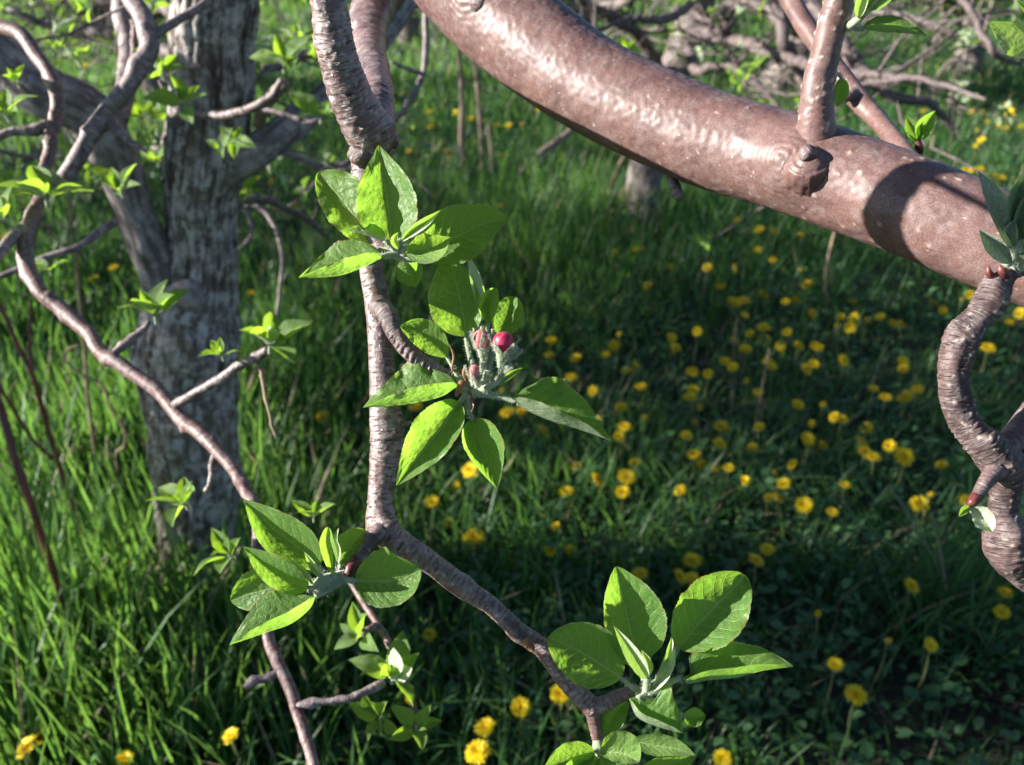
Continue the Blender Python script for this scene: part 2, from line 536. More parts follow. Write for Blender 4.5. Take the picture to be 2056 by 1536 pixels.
M['wool'] = plain_mat('downy_stem', (0.20, 0.265, 0.14), (0.33, 0.37, 0.25), 240, 0.8, trans=(0.4, 0.5, 0.25), tr=0.2, sheen=0.5, bump=0.5, bdist=0.0006)
M['hair'] = plain_mat('white_down', (0.46, 0.48, 0.41), (0.56, 0.56, 0.50), 80, 0.6, trans=(0.65, 0.68, 0.58), tr=0.4)
M['scale'] = plain_mat('bud_scale', (0.085, 0.018, 0.02), (0.13, 0.045, 0.035), 300, 0.4, bump=0.5, bdist=0.0004)
M['drybud'] = plain_mat('dry_bud_scale', (0.26, 0.15, 0.07), (0.16, 0.08, 0.045), 300, 0.6, trans=(0.55, 0.33, 0.1), tr=0.25)
M['petal'] = plain_mat('pink_petal', (0.33, 0.010, 0.05), (0.42, 0.03, 0.085), 140, 0.36, trans=(0.6, 0.04, 0.12), tr=0.22, bump=0.2, bdist=0.0004, tintc=(0.55, 0.12, 0.18))
M['petal_dull'] = plain_mat('closed_petal', (0.40, 0.07, 0.09), (0.48, 0.28, 0.24), 260, 0.5, trans=(0.6, 0.12, 0.14), tr=0.2)
M['grass'] = blade_mat('grass_blade', ((0.018, 0.060, 0.024), (0.038, 0.108, 0.036), (0.090, 0.175, 0.058)), (0.135, 0.33, 0.045), dead=(0.36, 0.285, 0.18), tr=0.46)
M['weed'] = blade_mat('weed_leaf', ((0.024, 0.072, 0.032), (0.044, 0.115, 0.042), (0.072, 0.158, 0.055)), (0.09, 0.23, 0.045), tr=0.35)
M['hedge'] = blade_mat('shrub_leaf', ((0.04, 0.09, 0.02), (0.07, 0.14, 0.03), (0.10, 0.18, 0.04)), (0.15, 0.28, 0.03))
M['yellow'] = plain_mat('dandelion_petal', (0.80, 0.60, 0.010), (0.86, 0.70, 0.018), 300, 0.6, trans=(0.9, 0.55, 0.01), tr=0.3, tintc=(0.82, 0.54, 0.006))
M['dstem'] = plain_mat('dandelion_stem', (0.16, 0.22, 0.08), (0.22, 0.20, 0.10), 60, 0.5, trans=(0.3, 0.35, 0.12), tr=0.25)
M['cane'] = plain_mat('bramble_cane', (0.17, 0.045, 0.035), (0.10, 0.035, 0.03), 30, 0.45, bump=0.3, bdist=0.001)
M['straw'] = plain_mat('dry_straw', (0.28, 0.21, 0.14), (0.17, 0.12, 0.085), 30, 0.7, trans=(0.5, 0.4, 0.2), tr=0.15, bump=0.3, bdist=0.001)
M['deadwood'] = plain_mat('dead_wood', (0.26, 0.19, 0.15), (0.16, 0.11, 0.09), 40, 0.8, bump=0.6, bdist=0.002)


def ground_mat():
    g = NG('orchard_soil')
    ob = g.obj()
    n1 = g.noise(1.3, 5, 0.6, ob)
    n2 = g.noise(28, 6, 0.7, ob)
    n3 = g.noise(160, 4, 0.65, ob)
    soil = g.mix(g.ramp(n2, 0.35, 0.65), (0.018, 0.013, 0.010), (0.042, 0.031, 0.021))
    grn = g.mix(g.ramp(n3, 0.38, 0.62), (0.012, 0.030, 0.009), (0.035, 0.070, 0.017))
    col = g.mix(g.ramp(g.math('ADD', n1, g.math('MULTIPLY', n2, 0.35)), 0.50, 0.72), soil, grn)
    sep = g.n('SeparateXYZ', Vector=ob)
    farm = g.ramp(g.n('VectorMath', {'operation': 'LENGTH'}, _0=ob).outputs['Value'], 9.0, 16.0)
    col = g.mix(farm, col, g.mix(g.ramp(n2, 0.4, 0.6), (0.05, 0.11, 0.02), (0.10, 0.17, 0.035)))
    b = g.n('BsdfPrincipled', Base_Color=col, Roughness=0.9, Normal=g.bump(g.math('ADD', n2, n3), 0.8, 0.03))
    return g.done(b)


M['ground'] = ground_mat()
# ------------------------------------------------------------------ the ground and what grows all over it
def build_ground():
    mb = MB()
    xs = np.concatenate([[-250, -90, -40, -20], np.linspace(-10, 10, 101), [20, 40, 90, 250]])
    ys = np.concatenate([[-250, -80, -30, -10], np.linspace(-3, 17, 101), [25, 45, 100, 400]])
    X, Y = np.meshgrid(xs, ys)
    near = np.clip(1.4 - np.hypot(X, Y - 5) / 11, 0, 1)
    Z = near * (0.035 * vnoise(X * 1.1, Y * 1.1, 3) + 0.015 * vnoise(X * 4, Y * 4, 8)) - 0.03
    g = np.stack([X, Y, Z], -1)
    mb.grid(g)
    o = mb.obj('ground', M['ground'], None, (0, 0, 0))
    setp(o, 'dark soil of the orchard floor under the grass', 'ground', None, 'structure')


def ground_z(x, y):
    near = np.clip(1.4 - np.hypot(x, np.asarray(y) - 5) / 11, 0, 1)
    return near * (0.035 * vnoise(np.asarray(x) * 1.1, np.asarray(y) * 1.1, 3) + 0.015 * vnoise(np.asarray(x) * 4, np.asarray(y) * 4, 8)) - 0.03


def blades(name, x, y, h, w, lean, bend, rng, mat, seg=4, tint=None, label='', cat='grass'):
    """a mass of blades, each a bent, tapering strip"""
    n = len(x)
    z0 = ground_z(x, y) - 0.004
    az = rng.uniform(0, 2 * math.pi, n)
    dx, dy = np.cos(az), np.sin(az)
    fa = az + math.pi / 2 + rng.uniform(-0.6, 0.6, n)
    sx, sy = np.cos(fa), np.sin(fa)
    rows = seg + 1
    vs = np.zeros((n, rows * 2 - 1, 3))
    k = 0
    for r in range(rows):
        t = r / seg
        hor = h * (lean * t + bend * t * t)
        ver = h * (t - 0.42 * np.minimum(bend, 1.6) * t ** 2.2)
        cx, cy, cz = x + dx * hor, y + dy * hor, z0 + ver
        ww = w * (1 - t ** 1.8) * (0.7 + 0.6 * min(t * 3, 1)) * 0.5
        if r < seg:
            vs[:, k] = np.stack([cx - sx * ww, cy - sy * ww, cz], -1)
            vs[:, k + 1] = np.stack([cx + sx * ww, cy + sy * ww, cz], -1)
            k += 2
        else:
            vs[:, k] = np.stack([cx, cy, cz], -1)
            k += 1
    nv = rows * 2 - 1
    f = []
    for r in range(seg - 1):
        f += [2 * r, 2 * r + 1, 2 * r + 3, 2 * r + 2]
    f += [2 * seg - 2, 2 * seg - 1, 2 * seg]
    loops = (np.array(f)[None] + (np.arange(n) * nv)[:, None]).ravel()
    st = np.concatenate([np.arange(seg - 1) * 4, [(seg - 1) * 4]])
    starts = (st[None] + (np.arange(n) * len(f))[:, None]).ravel()
    if tint is None:
        tint = rng.uniform(0, 1, n)
    me = mesh_np(name, vs.reshape(-1, 3), loops, starts, True, None, {'tint': np.repeat(tint, nv)})
    me.materials.append(mat)
    o = bpy.data.objects.new(name, me)
    place(o, None, (0, 0, 0))
    return setp(o, label, cat, None, 'stuff')


def build_grass():
    rng = np.random.RandomState(11)
    X, Y, S = [], [], []
    for y0, y1, dens, sc in ((0.35, 2.3, 5200, 1.0), (2.3, 4.2, 3000, 1.0), (4.2, 7.0, 1500, 1.15), (7.0, 11.0, 620, 1.6), (11.0, 18.0, 230, 2.6)):
        hw = 0.62 * y1 + 1.1
        n = int(dens * (y1 - y0) * 2 * hw)
        x, y = rng.uniform(-hw, hw, n), rng.uniform(y0, y1, n)
        X.append(x); Y.append(y); S.append(np.full(n, sc))
    x, y, s = np.concatenate(X), np.concatenate(Y), np.concatenate(S)
    # tufts: drawn together, and bare between them
    cl = 0.5 + 0.5 * vnoise(x * 5.5, y * 5.5, 2) * 0.8 + 0.25 * vnoise(x * 14, y * 14, 5)
    left = np.clip((-0.15 - x) / 0.5, 0, 1) * np.clip((3.4 - y) / 1.2, 0, 1)
    midp = np.exp(-(((x - 0.15) / 0.75) ** 2 + ((y - 3.75) / 0.95) ** 2) / 1.0)
    low = np.exp(-(((x + 0.05) / 0.42) ** 2 + ((y - 1.35) / 0.5) ** 2))
    tuft = np.exp(-(((x - 0.92) / 0.16) ** 2 + ((y - 1.45) / 0.16) ** 2))
    right = np.clip((x - 0.1) / 0.5, 0, 1) * np.clip((3.6 - y) / 0.8, 0, 1)
    farz = np.clip((y - 4.5) / 1.5, 0, 1)
    keep = np.clip(cl + 0.30 * left + 0.5 * midp + 0.30 * low + 0.8 * tuft - 0.12 * right + 0.3 * farz, 0.12, 1)
    ok = rng.uniform(0, 1, len(x)) < keep * np.where(right > 0.5, 0.85, 1.0)
    # nothing grows inside the trunks
    ok &= np.hypot(x + 0.68, y - 1.5) > 0.10
    x, y, s = x[ok], y[ok], s[ok]
    left, midp, right, tuft, low = left[ok], midp[ok], right[ok], tuft[ok], low[ok]
    n = len(x)
    hh = 0.13 + 0.10 * np.exp(-(((x + 0.62) / 0.35) ** 2 + ((y - 1.28) / 0.28) ** 2)) + 0.13 * left + 0.16 * midp + 0.14 * tuft + 0.05 * low - 0.02 * right
    hh = hh * rng.uniform(0.45, 1.25, n) * (1 + 0.35 * vnoise(x * 2.3, y * 2.3, 7))
    w = rng.uniform(0.0035, 0.0075, n) * s * (1 + 0.5 * left)
    tint = np.clip(0.45 + 0.33 * vnoise(x * 1.7, y * 1.7, 4) + rng.normal(0, 0.2, n) + 0.12 * midp + 0.22 * np.clip((y - 4.6) / 1.5, 0, 1) + 0.14 * left, 0, 0.94)  # far and left blades made paler: sunlit grass put into the tint
    dead = rng.uniform(0, 1, n) < 0.035
    tint = np.where(dead, 1.0, tint)
    lean = rng.uniform(0.02, 0.35, n) + dead * 0.4
    bend = np.abs(rng.normal(0.25, 0.32, n)) + 0.3 * right * rng.uniform(0, 1, n)
    bend = bend * (1 - 0.55 * np.maximum(left, midp))
    lean = lean * (1 - 0.35 * left)
    hh = hh * (1 + 0.25 * left * np.clip(vnoise(x * 6, y * 6, 31) + 0.3, -0.6, 1.2))
    blades('grass', x, y, hh, w, lean, bend, rng, M['grass'], 4, tint, 'long green grass blades covering the orchard floor')
    # weeds: low round leaves, clover and rosettes between the dandelions
    X, Y, S = [], [], []
    for y0, y1, dens, sc in ((0.35, 2.3, 3000, 1.0), (2.3, 4.5, 1600, 1.1), (4.5, 8.0, 420, 1.6)):
        hw = 0.62 * y1 + 1.0
        k = int(dens * (y1 - y0) * 2 * hw)
        X.append(rng.uniform(-hw, hw, k)); Y.append(rng.uniform(y0, y1, k)); S.append(np.full(k, sc))
    x, y, s = np.concatenate(X), np.concatenate(Y), np.concatenate(S)
    m = 0.30 + 0.55 * np.clip((x + 0.1) / 0.5, 0, 1) + 0.55 * vnoise(x * 3.2, y * 3.2, 21)
    ok = rng.uniform(0, 1, len(x)) < np.clip(m, 0.05, 1)
    x, y, s = x[ok], y[ok], s[ok]
    n = len(x)
    z = ground_z(x, y) + rng.uniform(0.004, 0.10, n) * (1 + 0.4 * vnoise(x * 4, y * 4, 9))
    R = rng.uniform(0.004, 0.015, n) * s
    az = rng.uniform(0, 2 * math.pi, n)
    til = rng.uniform(-0.7, 0.5, n)
    asp = rng.uniform(0.45, 0.95, n)
    prof = np.array([(0.0, 0.0), (0.3, 0.75), (0.65, 1.0), (0.95, 0.65), (1.1, 0.0), (0.95, -0.65), (0.65, -1.0), (0.3, -0.75)])
    mid = np.array([(0.55, 0.0)])
    pr = np.vstack([prof, mid])
    lx = pr[None, :, 0] * (2 * R)[:, None]
    ly = pr[None, :, 1] * (R * asp)[:, None]
    lz = np.abs(pr[None, :, 1]) * (0.30 * R)[:, None] - (lx ** 2) / (R[:, None] * 14)
    ct, st_ = np.cos(til)[:, None], np.sin(til)[:, None]
    fx, fz = lx * ct - lz * st_, lx * st_ + lz * ct
    ca, sa = np.cos(az)[:, None], np.sin(az)[:, None]
    vs = np.stack([x[:, None] + fx * ca - ly * sa, y[:, None] + fx * sa + ly * ca, z[:, None] + fz], -1)
    f = []
    for i in range(8):
        f += [i, (i + 1) % 8, 8]
    loops = (np.array(f)[None] + (np.arange(n) * 9)[:, None]).ravel()
    starts = np.arange(n * 8) * 3
    tint = np.clip(0.45 + 0.3 * vnoise(x * 2.5, y * 2.5, 14) + rng.normal(0, 0.2, n), 0, 0.94)
    me = mesh_np('weeds', vs.reshape(-1, 3), loops, starts, True, None, {'tint': np.repeat(tint, 9)})
    me.materials.append(M['weed'])
    o = bpy.data.objects.new('weeds', me)
    place(o, None, (0, 0, 0))
    setp(o, 'low round leaved weeds and clover between the grass', 'weeds', None, 'stuff')
    # last year's dead thatch lying in the grass
    k = 1100
    yy = 0.5 + 6.0 * rng.uniform(0, 1, k) ** 1.3
    xx = rng.uniform(-1, 1, k) * (0.62 * yy + 0.9)
    blades('dead_grass', xx, yy, rng.uniform(0.04, 0.12, k), rng.uniform(0.0015, 0.003, k), rng.uniform(0.6, 2.2, k), rng.uniform(0, 0.8, k), rng,
           M['straw'], 3, None, 'thin tan dead stems of last year lying in the grass', 'dead grass')


build_ground()
build_grass()
# ------------------------------------------------------------------ leaves
def leaf_grid(nt, ns, wl_fn):
    pass


def shape(t, p, eb=0.62, et=0.95):
    a = math.log(0.5) / math.log(p)
    x = np.sin(math.pi * np.clip(t, 0, 1) ** a)
    e = np.where(t < p, eb, et)
    return np.clip(x, 0, 1) ** e


def leaf(parent, mid, wl, wr, d0, d1, cup=(-0.008, -0.008), p=0.42, mat='leaf', under=False, teeth=24, fold=1.5, arch=0.0, seed=0, curl=(0, 0), name='leaf', et=0.95):
    """a leaf of its own: midrib (base to tip), how far each half reaches from it, and how deep it folds"""
    nt, ns = 60, 9
    m = np.asarray(mid, float)
    c = catmull(m, 40)
    s = np.concatenate([[0], np.cumsum(np.linalg.norm(np.diff(c, axis=0), axis=1))])
    t = np.linspace(0, 1, nt)
    c = np.column_stack([np.interp(t * s[-1], s, c[:, k]) for k in (0, 1)])
    T = np.gradient(c, axis=0)
    T /= np.linalg.norm(T, axis=1)[:, None]
    n = np.column_stack([T[:, 1], -T[:, 0]])
    sh = shape(t, p, et=et)
    cols = np.linspace(-1, 1, 2 * ns + 1)
    cols = np.sign(cols) * np.abs(cols) ** 0.85
    C, S, TT = cols[None, :], sh[:, None], t[:, None]
    A = np.abs(C)
    side = C < 0
    W = np.where(side, wl, -wr) * A
    ph = (TT * teeth + (seed % 7) * 0.13)
    saw = 1 - ((ph + 0.0) % 1.0)
    irr = vnoise(TT * teeth * 0.5 + seed, np.where(side, 2.0, 8.0))
    tooth = np.where(A > 0.94, 1 + (0.042 * saw + 0.04 * irr), 1 + 0.025 * vnoise(TT * 5 + seed, np.where(side, 3.0, 6.0)) * A)
    off = W * S * tooth
    px = c[:, None, 0] + n[:, None, 0] * off
    py = c[:, None, 1] + n[:, None, 1] * off
    D = d0 + (d1 - d0) * TT - arch * np.sin(math.pi * TT)
    dm = np.where(side, cup[0], cup[1])
    D = D + S * dm * A ** fold
    cu = np.where(side, curl[0], curl[1])
    D = D + cu * S * np.clip((A - 0.62) / 0.38, 0, 1) ** 2
    ph2 = (TT - 0.27 * A ** 1.25) * 8.0
    size = max(abs(wl), abs(wr)) / 60.0
    D = D + 0.00016 * size * np.cos(2 * math.pi * (ph2 - 0.5)) * np.clip(A * (1.05 - A) * 4, 0, 1)
    D = D + 0.0011 * size * vnoise(TT * 5 + seed * 1.7, C * 2.2 + seed) * A + 0.0014 * size * vnoise(TT * 9 + seed, np.where(side, 1.0, 5.0)) * A ** 3
    r = FW[None, None] + ((px - 1028.0) / FPX)[..., None] * RT - ((py - 768.0) / FPX)[..., None] * UP
    g = CAM + r * D[..., None]
    uv = np.stack([np.broadcast_to(0.5 + 0.5 * C, px.shape), np.broadcast_to(TT, px.shape)], -1)
    mb = MB()
    mb.grid(g, uv, 0.0, flip=under)
    return mb.obj(name, M[mat], parent, g[0, ns])


def hairs(mb, pts, nrm, rng, length=0.0019, width=0.00011):
    for q, nn in zip(pts, nrm):
        d = nn + rng.normal(0, 0.45, 3)
        d /= np.linalg.norm(d)
        s = np.cross(d, rng.normal(0, 1, 3))
        s /= np.linalg.norm(s) + 1e-9
        L = length * rng.uniform(0.5, 1.4)
        mb.add([q - s * width, q + s * width, q + d * L], [(0, 1, 2)])


def stemset(tree, stems, mat='wool', name='leaf_cluster', label=None, seed=0, fuzz=True, origin=None):
    """the downy short shoot and the leaf stalks of one cluster; the leaves are its children. stems: list of ((px,py,d,rpx), ...)"""
    mb, hb = MB(), MB()
    rng = np.random.RandomState(seed + 5)
    for i, st in enumerate(stems):
        pts = [P(a[0], a[1], a[2]) for a in st]
        rr = [a[3] * a[2] / FPX for a in st]
        ctr, R, T = tube(mb, pts, rr, 10, 0.0012, (0.10, 300), seed=seed + i, mi=0)
        if fuzz:
            m = int(len(ctr) * 9)
            k = rng.randint(0, len(ctr), m)
            v = rng.normal(0, 1, (m, 3))
            v -= T[k] * (v * T[k]).sum(1)[:, None]
            v /= np.linalg.norm(v, axis=1)[:, None]
            hairs(hb, ctr[k] + v * R[k][:, None] * 0.9, v, rng)
    o = mb.obj(name, M[mat], tree, P(*origin) if origin else None)
    if label:
        o['label'] = label
    if fuzz:
        f = hb.obj('down_hair', M['hair'], o, ORG[o.name], smooth=False)
        f['kind'] = 'stuff'
    return o


def flower_bud(cl, px, py, d, rpx, axis, mat, seed=0, elong=1.15, closed=0.0):
    """a closed apple flower bud of five wrapped petals, with a downy cup and five pointed sepals"""
    c = P(px, py, d)
    r = rpx * d / FPX
    ax = axis[0] * RT + axis[1] * UP + axis[2] * FW
    ax = ax / np.linalg.norm(ax)
    e1 = np.cross(ax, FW); e1 /= np.linalg.norm(e1)
    e2 = np.cross(ax, e1)
    mb = MB()
    th = np.linspace(0, 2 * math.pi, 60, endpoint=False)
    ph = np.linspace(0.02, math.pi - 0.02, 26)
    TH, PH = np.meshgrid(th, ph)
    tw = TH + 0.9 * (PH / math.pi)
    lob = ((tw * 5 / (2 * math.pi)) % 1.0)
    rr = r * (1 - 0.09 * lob + 0.03 * np.cos(TH * 2 + seed))
    sr = np.sin(PH) ** 0.85 * rr
    z = np.cos(PH) * r * elong
    g = c + sr[..., None] * (np.cos(TH)[..., None] * e1 + np.sin(TH)[..., None] * e2) + z[..., None] * ax
    mb.grid(g, None, np.clip(0.15 + 0.5 * (lob < 0.2) + 0.3 * vnoise(TH * 1.5, PH * 3, seed), 0, 1), closed=True, flip=True)
    b = mb.obj('flower_bud', M[mat], cl, c)
    # the cup under it and its sepals
    mb = MB()
    base = c - ax * r * elong * 0.75
    hb = MB()
    rng = np.random.RandomState(seed)
    for k in range(5):
        a = k * 2 * math.pi / 5 + seed * 0.7 + 0.3
        rd = math.cos(a) * e1 + math.sin(a) * e2
        tg = -math.sin(a) * e1 + math.cos(a) * e2
        nt, ns = 10, 5
        gg = np.zeros((nt, ns, 3))
        for i in range(nt):
            t = i / (nt - 1)
            out = r * (0.70 + 0.42 * math.sin(t * 1.9) + (1 - closed) * 0.8 * max(0, t - 0.45) ** 1.4)
            hgt = r * elong * (t * (1.15 + 0.7 * closed))
            for j in range(ns):
                s_ = (j / (ns - 1) - 0.5) * 2
                w = r * 0.42 * (1 - t) ** 0.8 * s_
                gg[i, j] = base + rd * (out - abs(s_) * r * 0.05) + tg * w + ax * hgt
        mb.grid(gg)
        for i in range(0, nt):
            pts = gg[i]
            hairs(hb, np.repeat(pts, 4, 0), np.tile(rd, (ns * 4, 1)), rng, 0.0014)
    ctr, R, T = tube(mb, [base - ax * r * 1.7, base - ax * r * 0.7, base + ax * r * 0.15], [r * 0.26, r * 0.46, r * 0.74], 18, r * 0.12, (0.06, 300), seed=seed)
    m = 260
    k = rng.randint(0, len(ctr), m)
    v = rng.normal(0, 1, (m, 3))
    v -= T[k] * (v * T[k]).sum(1)[:, None]
    v /= np.linalg.norm(v, axis=1)[:, None]
    hairs(hb, ctr[k] + v * R[k][:, None] * 0.95, v, rng, 0.0014)
    cx = mb.obj('calyx', M['wool'], cl, base)
    f = hb.obj('down_hair', M['hair'], cl, base, smooth=False)
    f['kind'] = 'stuff'


# ------------------------------------------------------------------ the apple tree in front
D = 0.43
foot = G(405, 1215)
TY = float(foot[1])
tree = empty('apple_tree', (foot[0], foot[1], -0.03), 'apple tree with a flaking grey trunk whose smooth limb and leafy twigs fill the foreground', 'apple tree')


def wood(name, stations, mat, parent=tree, segs=28, ds=0.0016, label=None, mats=None, **kw):
    """stations: (px, py, depth, radius in px)"""
    mb = MB()
    tube(mb, [P(a[0], a[1], a[2]) for a in stations], [a[3] * a[2] / FPX for a in stations], segs, ds, **kw)
    o = mb.obj(name, M[mat], parent, P(*stations[0][:3]))
    if label:
        o['label'] = label
    return o


rngb = random.Random(4)
lent = [(rngb.uniform(0.34, 0.76), rngb.uniform(1.7, 4.7), rngb.uniform(0.0003, 0.0008), rngb.uniform(0.0004, 0.0010), rngb.uniform(0.2, 0.8)) for _ in range(150)]
LIMB = [(820, -160, 0.69, 86), (945, -22, 0.66, 98), (1157, 152, 0.615, 95), (1393, 266, 0.57, 95), (1600, 331, 0.53, 97), (1873, 433, 0.48, 99), (2056, 508, 0.455, 96), (2330, 620, 0.43, 94),
        (2600, 720, 0.425, 84), (2900, 800, 0.43, 60), (3200, 820, 0.45, 30), (3400, 800, 0.46, 8)]
top = V(470, -300, TY)
limb_w = [top, top * 0.72 + P(820, -160, .69) * 0.28 + np.array([0, -0.02, 0.03]), top * 0.35 + P(820, -160, .69) * 0.65 + np.array([0, 0, 0.05])] + [P(a[0], a[1], a[2]) for a in LIMB]
limb_r = [0.05, 0.042, 0.037] + [a[3] * a[2] / FPX for a in LIMB]
mb = MB()
knots = [(0.50, 2.3, 0.0014, 0.011), (0.55, 3.6, 0.0012, 0.016), (0.66, 2.6, 0.0012, 0.014)]
ctr, R, T = tube(MB(), limb_w, limb_r, 6, 0.0016)


def limb_t(px, py):
    q = np.stack([1028 + FPX * ((ctr - CAM) @ RT) / ((ctr - CAM) @ FW), 768 - FPX * ((ctr - CAM) @ UP) / ((ctr - CAM) @ FW)], 1)
    return int(np.argmin(((q - [px, py]) ** 2).sum(1))) / (len(ctr) - 1)


def limb_th(t, up=0.0):
    """the angle round the limb that faces the viewer there"""
    i = int(t * (len(ctr) - 1))
    v = CAM - ctr[i]
    v = v / np.linalg.norm(v) + up * UP
    return math.atan2(v @ LB[i], v @ LN[i]) % (2 * math.pi)


LN, LB = tube.frame
tc, ts = limb_t(1625, 330), limb_t(985, 25)
ac, as_ = limb_th(tc, 0.0), limb_th(ts, 0.15)
lent = [(t, limb_th(t) + (a - 3.2) * 0.95, b, c, e) for t, a, b, c, e in lent]
knots += [(tc, ac, 0.0060, 0.013), (tc, ac, 0.0004, 0.014, 0, 0.0036), (ts, as_, 0.003, 0.010), (ts, as_, 0.0010, 0.013, 0, 0.0044)]
ctr, R, T = tube(mb, limb_w, limb_r, 170, 0.0013, (0.035, 22), (0.010, 420), bumps=lent + knots, seed=2)
mb.obj('limb', M['limb'], tree, top)['label'] = 'thick smooth brown limb speckled with pale pores'

LPX = np.stack([1028 + FPX * ((ctr - CAM) @ RT) / ((ctr - CAM) @ FW), 768 - FPX * ((ctr - CAM) @ UP) / ((ctr - CAM) @ FW)], 1)
LD = (ctr - CAM) @ FW


def limb_front(px, py):
    """depth of the limb's near face at a point of it"""
    i = int(np.argmin(((LPX - [px, py]) ** 2).sum(1)))
    off = min(math.hypot(*(LPX[i] - [px, py])) * LD[i] / FPX, R[i] * 0.98)
    return float(LD[i] - math.sqrt(R[i] ** 2 - off ** 2))


# the scar where a shoot was pruned long ago
lf = limb_front(962, 8)
wood('pruning_scar', [(968, 6, lf + 0.008, 26), (964, 7, lf - 0.003, 23), (962, 8, lf - 0.0065, 13)], 'spur', segs=26, lump=(0.18, 120), rings=[(0.1, 1, 0.0022, 0.0006, 0.0007)])

# the hanging branch at the left of the limb, all the way down to its fork
HANG = [(850, -100, 0.70, 36), (812, -66, 0.715, 42), (768, -18, 0.725, 46), (742, 35, 0.70, 40), (743, 95, 0.63, 31), (752, 150, 0.55, 33), (757, 200, 0.495, 34), (757, 245, 0.47, 35), (740, 300, 0.458, 32),
        (733, 370, 0.452, 27), (737, 450, 0.447, 24), (747, 550, 0.443, 24), (760, 620, 0.44, 26), (765, 700, 0.438, 25.5), (768, 770, 0.436, 26), (771, 840, 0.435, 29),
        (774, 905, 0.435, 31), (766, 960, 0.434, 26), (764, 1010, 0.433, 26), (768, 1058, 0.432, 32), (800, 1088, 0.432, 27), (868, 1132, 0.433, 23), (930, 1180, 0.433, 22),
        (985, 1215, 0.433, 18), (1042, 1268, 0.432, 18.5), (1092, 1304, 0.431, 19), (1128, 1356, 0.430, 18), (1168, 1400, 0.430, 20), (1193, 1424, 0.430, 21)]
hp = np.array([P(*a[:3]) for a in HANG])
HT = np.concatenate([[0], np.cumsum(np.linalg.norm(np.diff(hp, axis=0), axis=1))])
HT = HT / HT[-1]
wood('hanging_branch', HANG, 'twig', segs=56, ds=0.0009, lump=(0.05, 110), fine=(0.02, 900),
     rings=[(0.16, 0.24, 0.0032, 0.0005, 0.0006), (0.24, 0.46, 0.012, 0.00045, 0.0008), (0.46, 0.62, 0.007, 0.0005, 0.0007), (0.62, 0.76, 0.0045, 0.0006, 0.0007), (0.76, 0.9, 0.008, 0.0005, 0.0006), (0.9, 1.0, 0.003, 0.0005, 0.0005)],
     bumps=[(0.118, 2.6, 0.002, 0.004), (0.165, 2.9, 0.0016, 0.004), (HT[16], 2.2, 0.0030, 0.0035), (HT[16] - 0.012, 2.7, 0.0022, 0.0022), (HT[16] + 0.02, 2.0, 0.0022, 0.0026), (HT[15], 1.8, 0.002, 0.004), (HT[19], 2.9, 0.0022, 0.004), (HT[19] + 0.012, 3.8, 0.002, 0.003), (HT[22], 2.4, 0.0012, 0.003), (HT[24], 4.0, 0.0022, 0.003)]
     + [(rngb.uniform(0.1, 1), rngb.uniform(1.4, 5), rngb.uniform(0.0002, 0.0005), rngb.uniform(0.0004, 0.0007), 0.8) for _ in range(150)],
     label='long hanging branch lit white along its left side', seed=5)
# the stouter shoot beside it that joins it from above
SHOOT = [(560, -330, 0.395, 24), (612, -160, 0.402, 30), (654, -20, 0.411, 35), (671, 80, 0.420, 39), (690, 150, 0.428, 41), (712, 210, 0.436, 44), (738, 262, 0.444, 46), (757, 300, 0.452, 36)]
wood('side_shoot', SHOOT, 'twig', segs=56, ds=0.0009, lump=(0.05, 120), fine=(0.02, 800),
     rings=[(0.05, 0.55, 0.012, 0.0002, 0.0006), (0.55, 1.0, 0.0036, 0.0005, 0.0006)],
     bumps=[(0.94, 1.7, 0.003, 0.005), (0.66, 3.0, 0.0008, 0.003)] + [(rngb.uniform(0.3, 1), rngb.uniform(1.4, 5), rngb.uniform(0.0003, 0.0007), rngb.uniform(0.0005, 0.0009), 0.7) for _ in range(90)],
     label='stout ringed shoot coming down at the top to join the hanging branch', seed=8)
wood('bark_knot', [(764, 264, 0.455, 24), (780, 280, 0.449, 20), (788, 292, 0.447, 11)], 'spur', segs=30, ds=0.0008, lump=(0.32, 220), fine=(0.14, 700), rings=[(0.0, 1, 0.0028, 0.0008, 0.0007)])
wood('bark_knot', [(726, 306, 0.447, 26), (728, 318, 0.444, 24), (729, 326, 0.4425, 15)], 'spur', segs=26, ds=0.0008, lump=(0.2, 200), fine=(0.08, 900), rings=[(0.0, 1, 0.0028, 0.0006, 0.0006)])

# the shoot that rises from the limb, with its swollen collar and a pruned stub
wood('upright_shoot', [(1632, 330, 0.516, 66), (1634, 304, 0.510, 52), (1637, 276, 0.505, 42), (1639, 240, 0.501, 36), (1640, 200, 0.498, 33), (1646, 150, 0.495, 31), (1658, 105, 0.493, 29), (1668, 60, 0.492, 28.5), (1682, 14, 0.491, 30),
                       (1688, -25, 0.49, 27), (1697, -90, 0.49, 25), (1722, -210, 0.495, 21), (1760, -360, 0.51, 14)],
     'limb', segs=48, ds=0.0012, lump=(0.035, 130), fine=(0.012, 700),
     rings=[(0.0, 0.16, 0.0026, 0.0007, 0.0007), (0.16, 0.2, 0.003, 0.0005, 0.0005), (0.40, 0.47, 0.003, 0.0006, 0.0007)],
     bumps=[(0.24, 4.4, 0.0012, 0.002, 0.5), (0.43, 3.1, 0.0016, 0.003)] + [(rngb.uniform(0.1, 0.6), rngb.uniform(1.4, 5), rngb.uniform(0.0003, 0.0008), rngb.uniform(0.0005, 0.0009), 1.0) for _ in range(60)],
     label='short shoot rising from the limb out of a wrinkled collar', seed=9)
lf = limb_front(1622, 330)
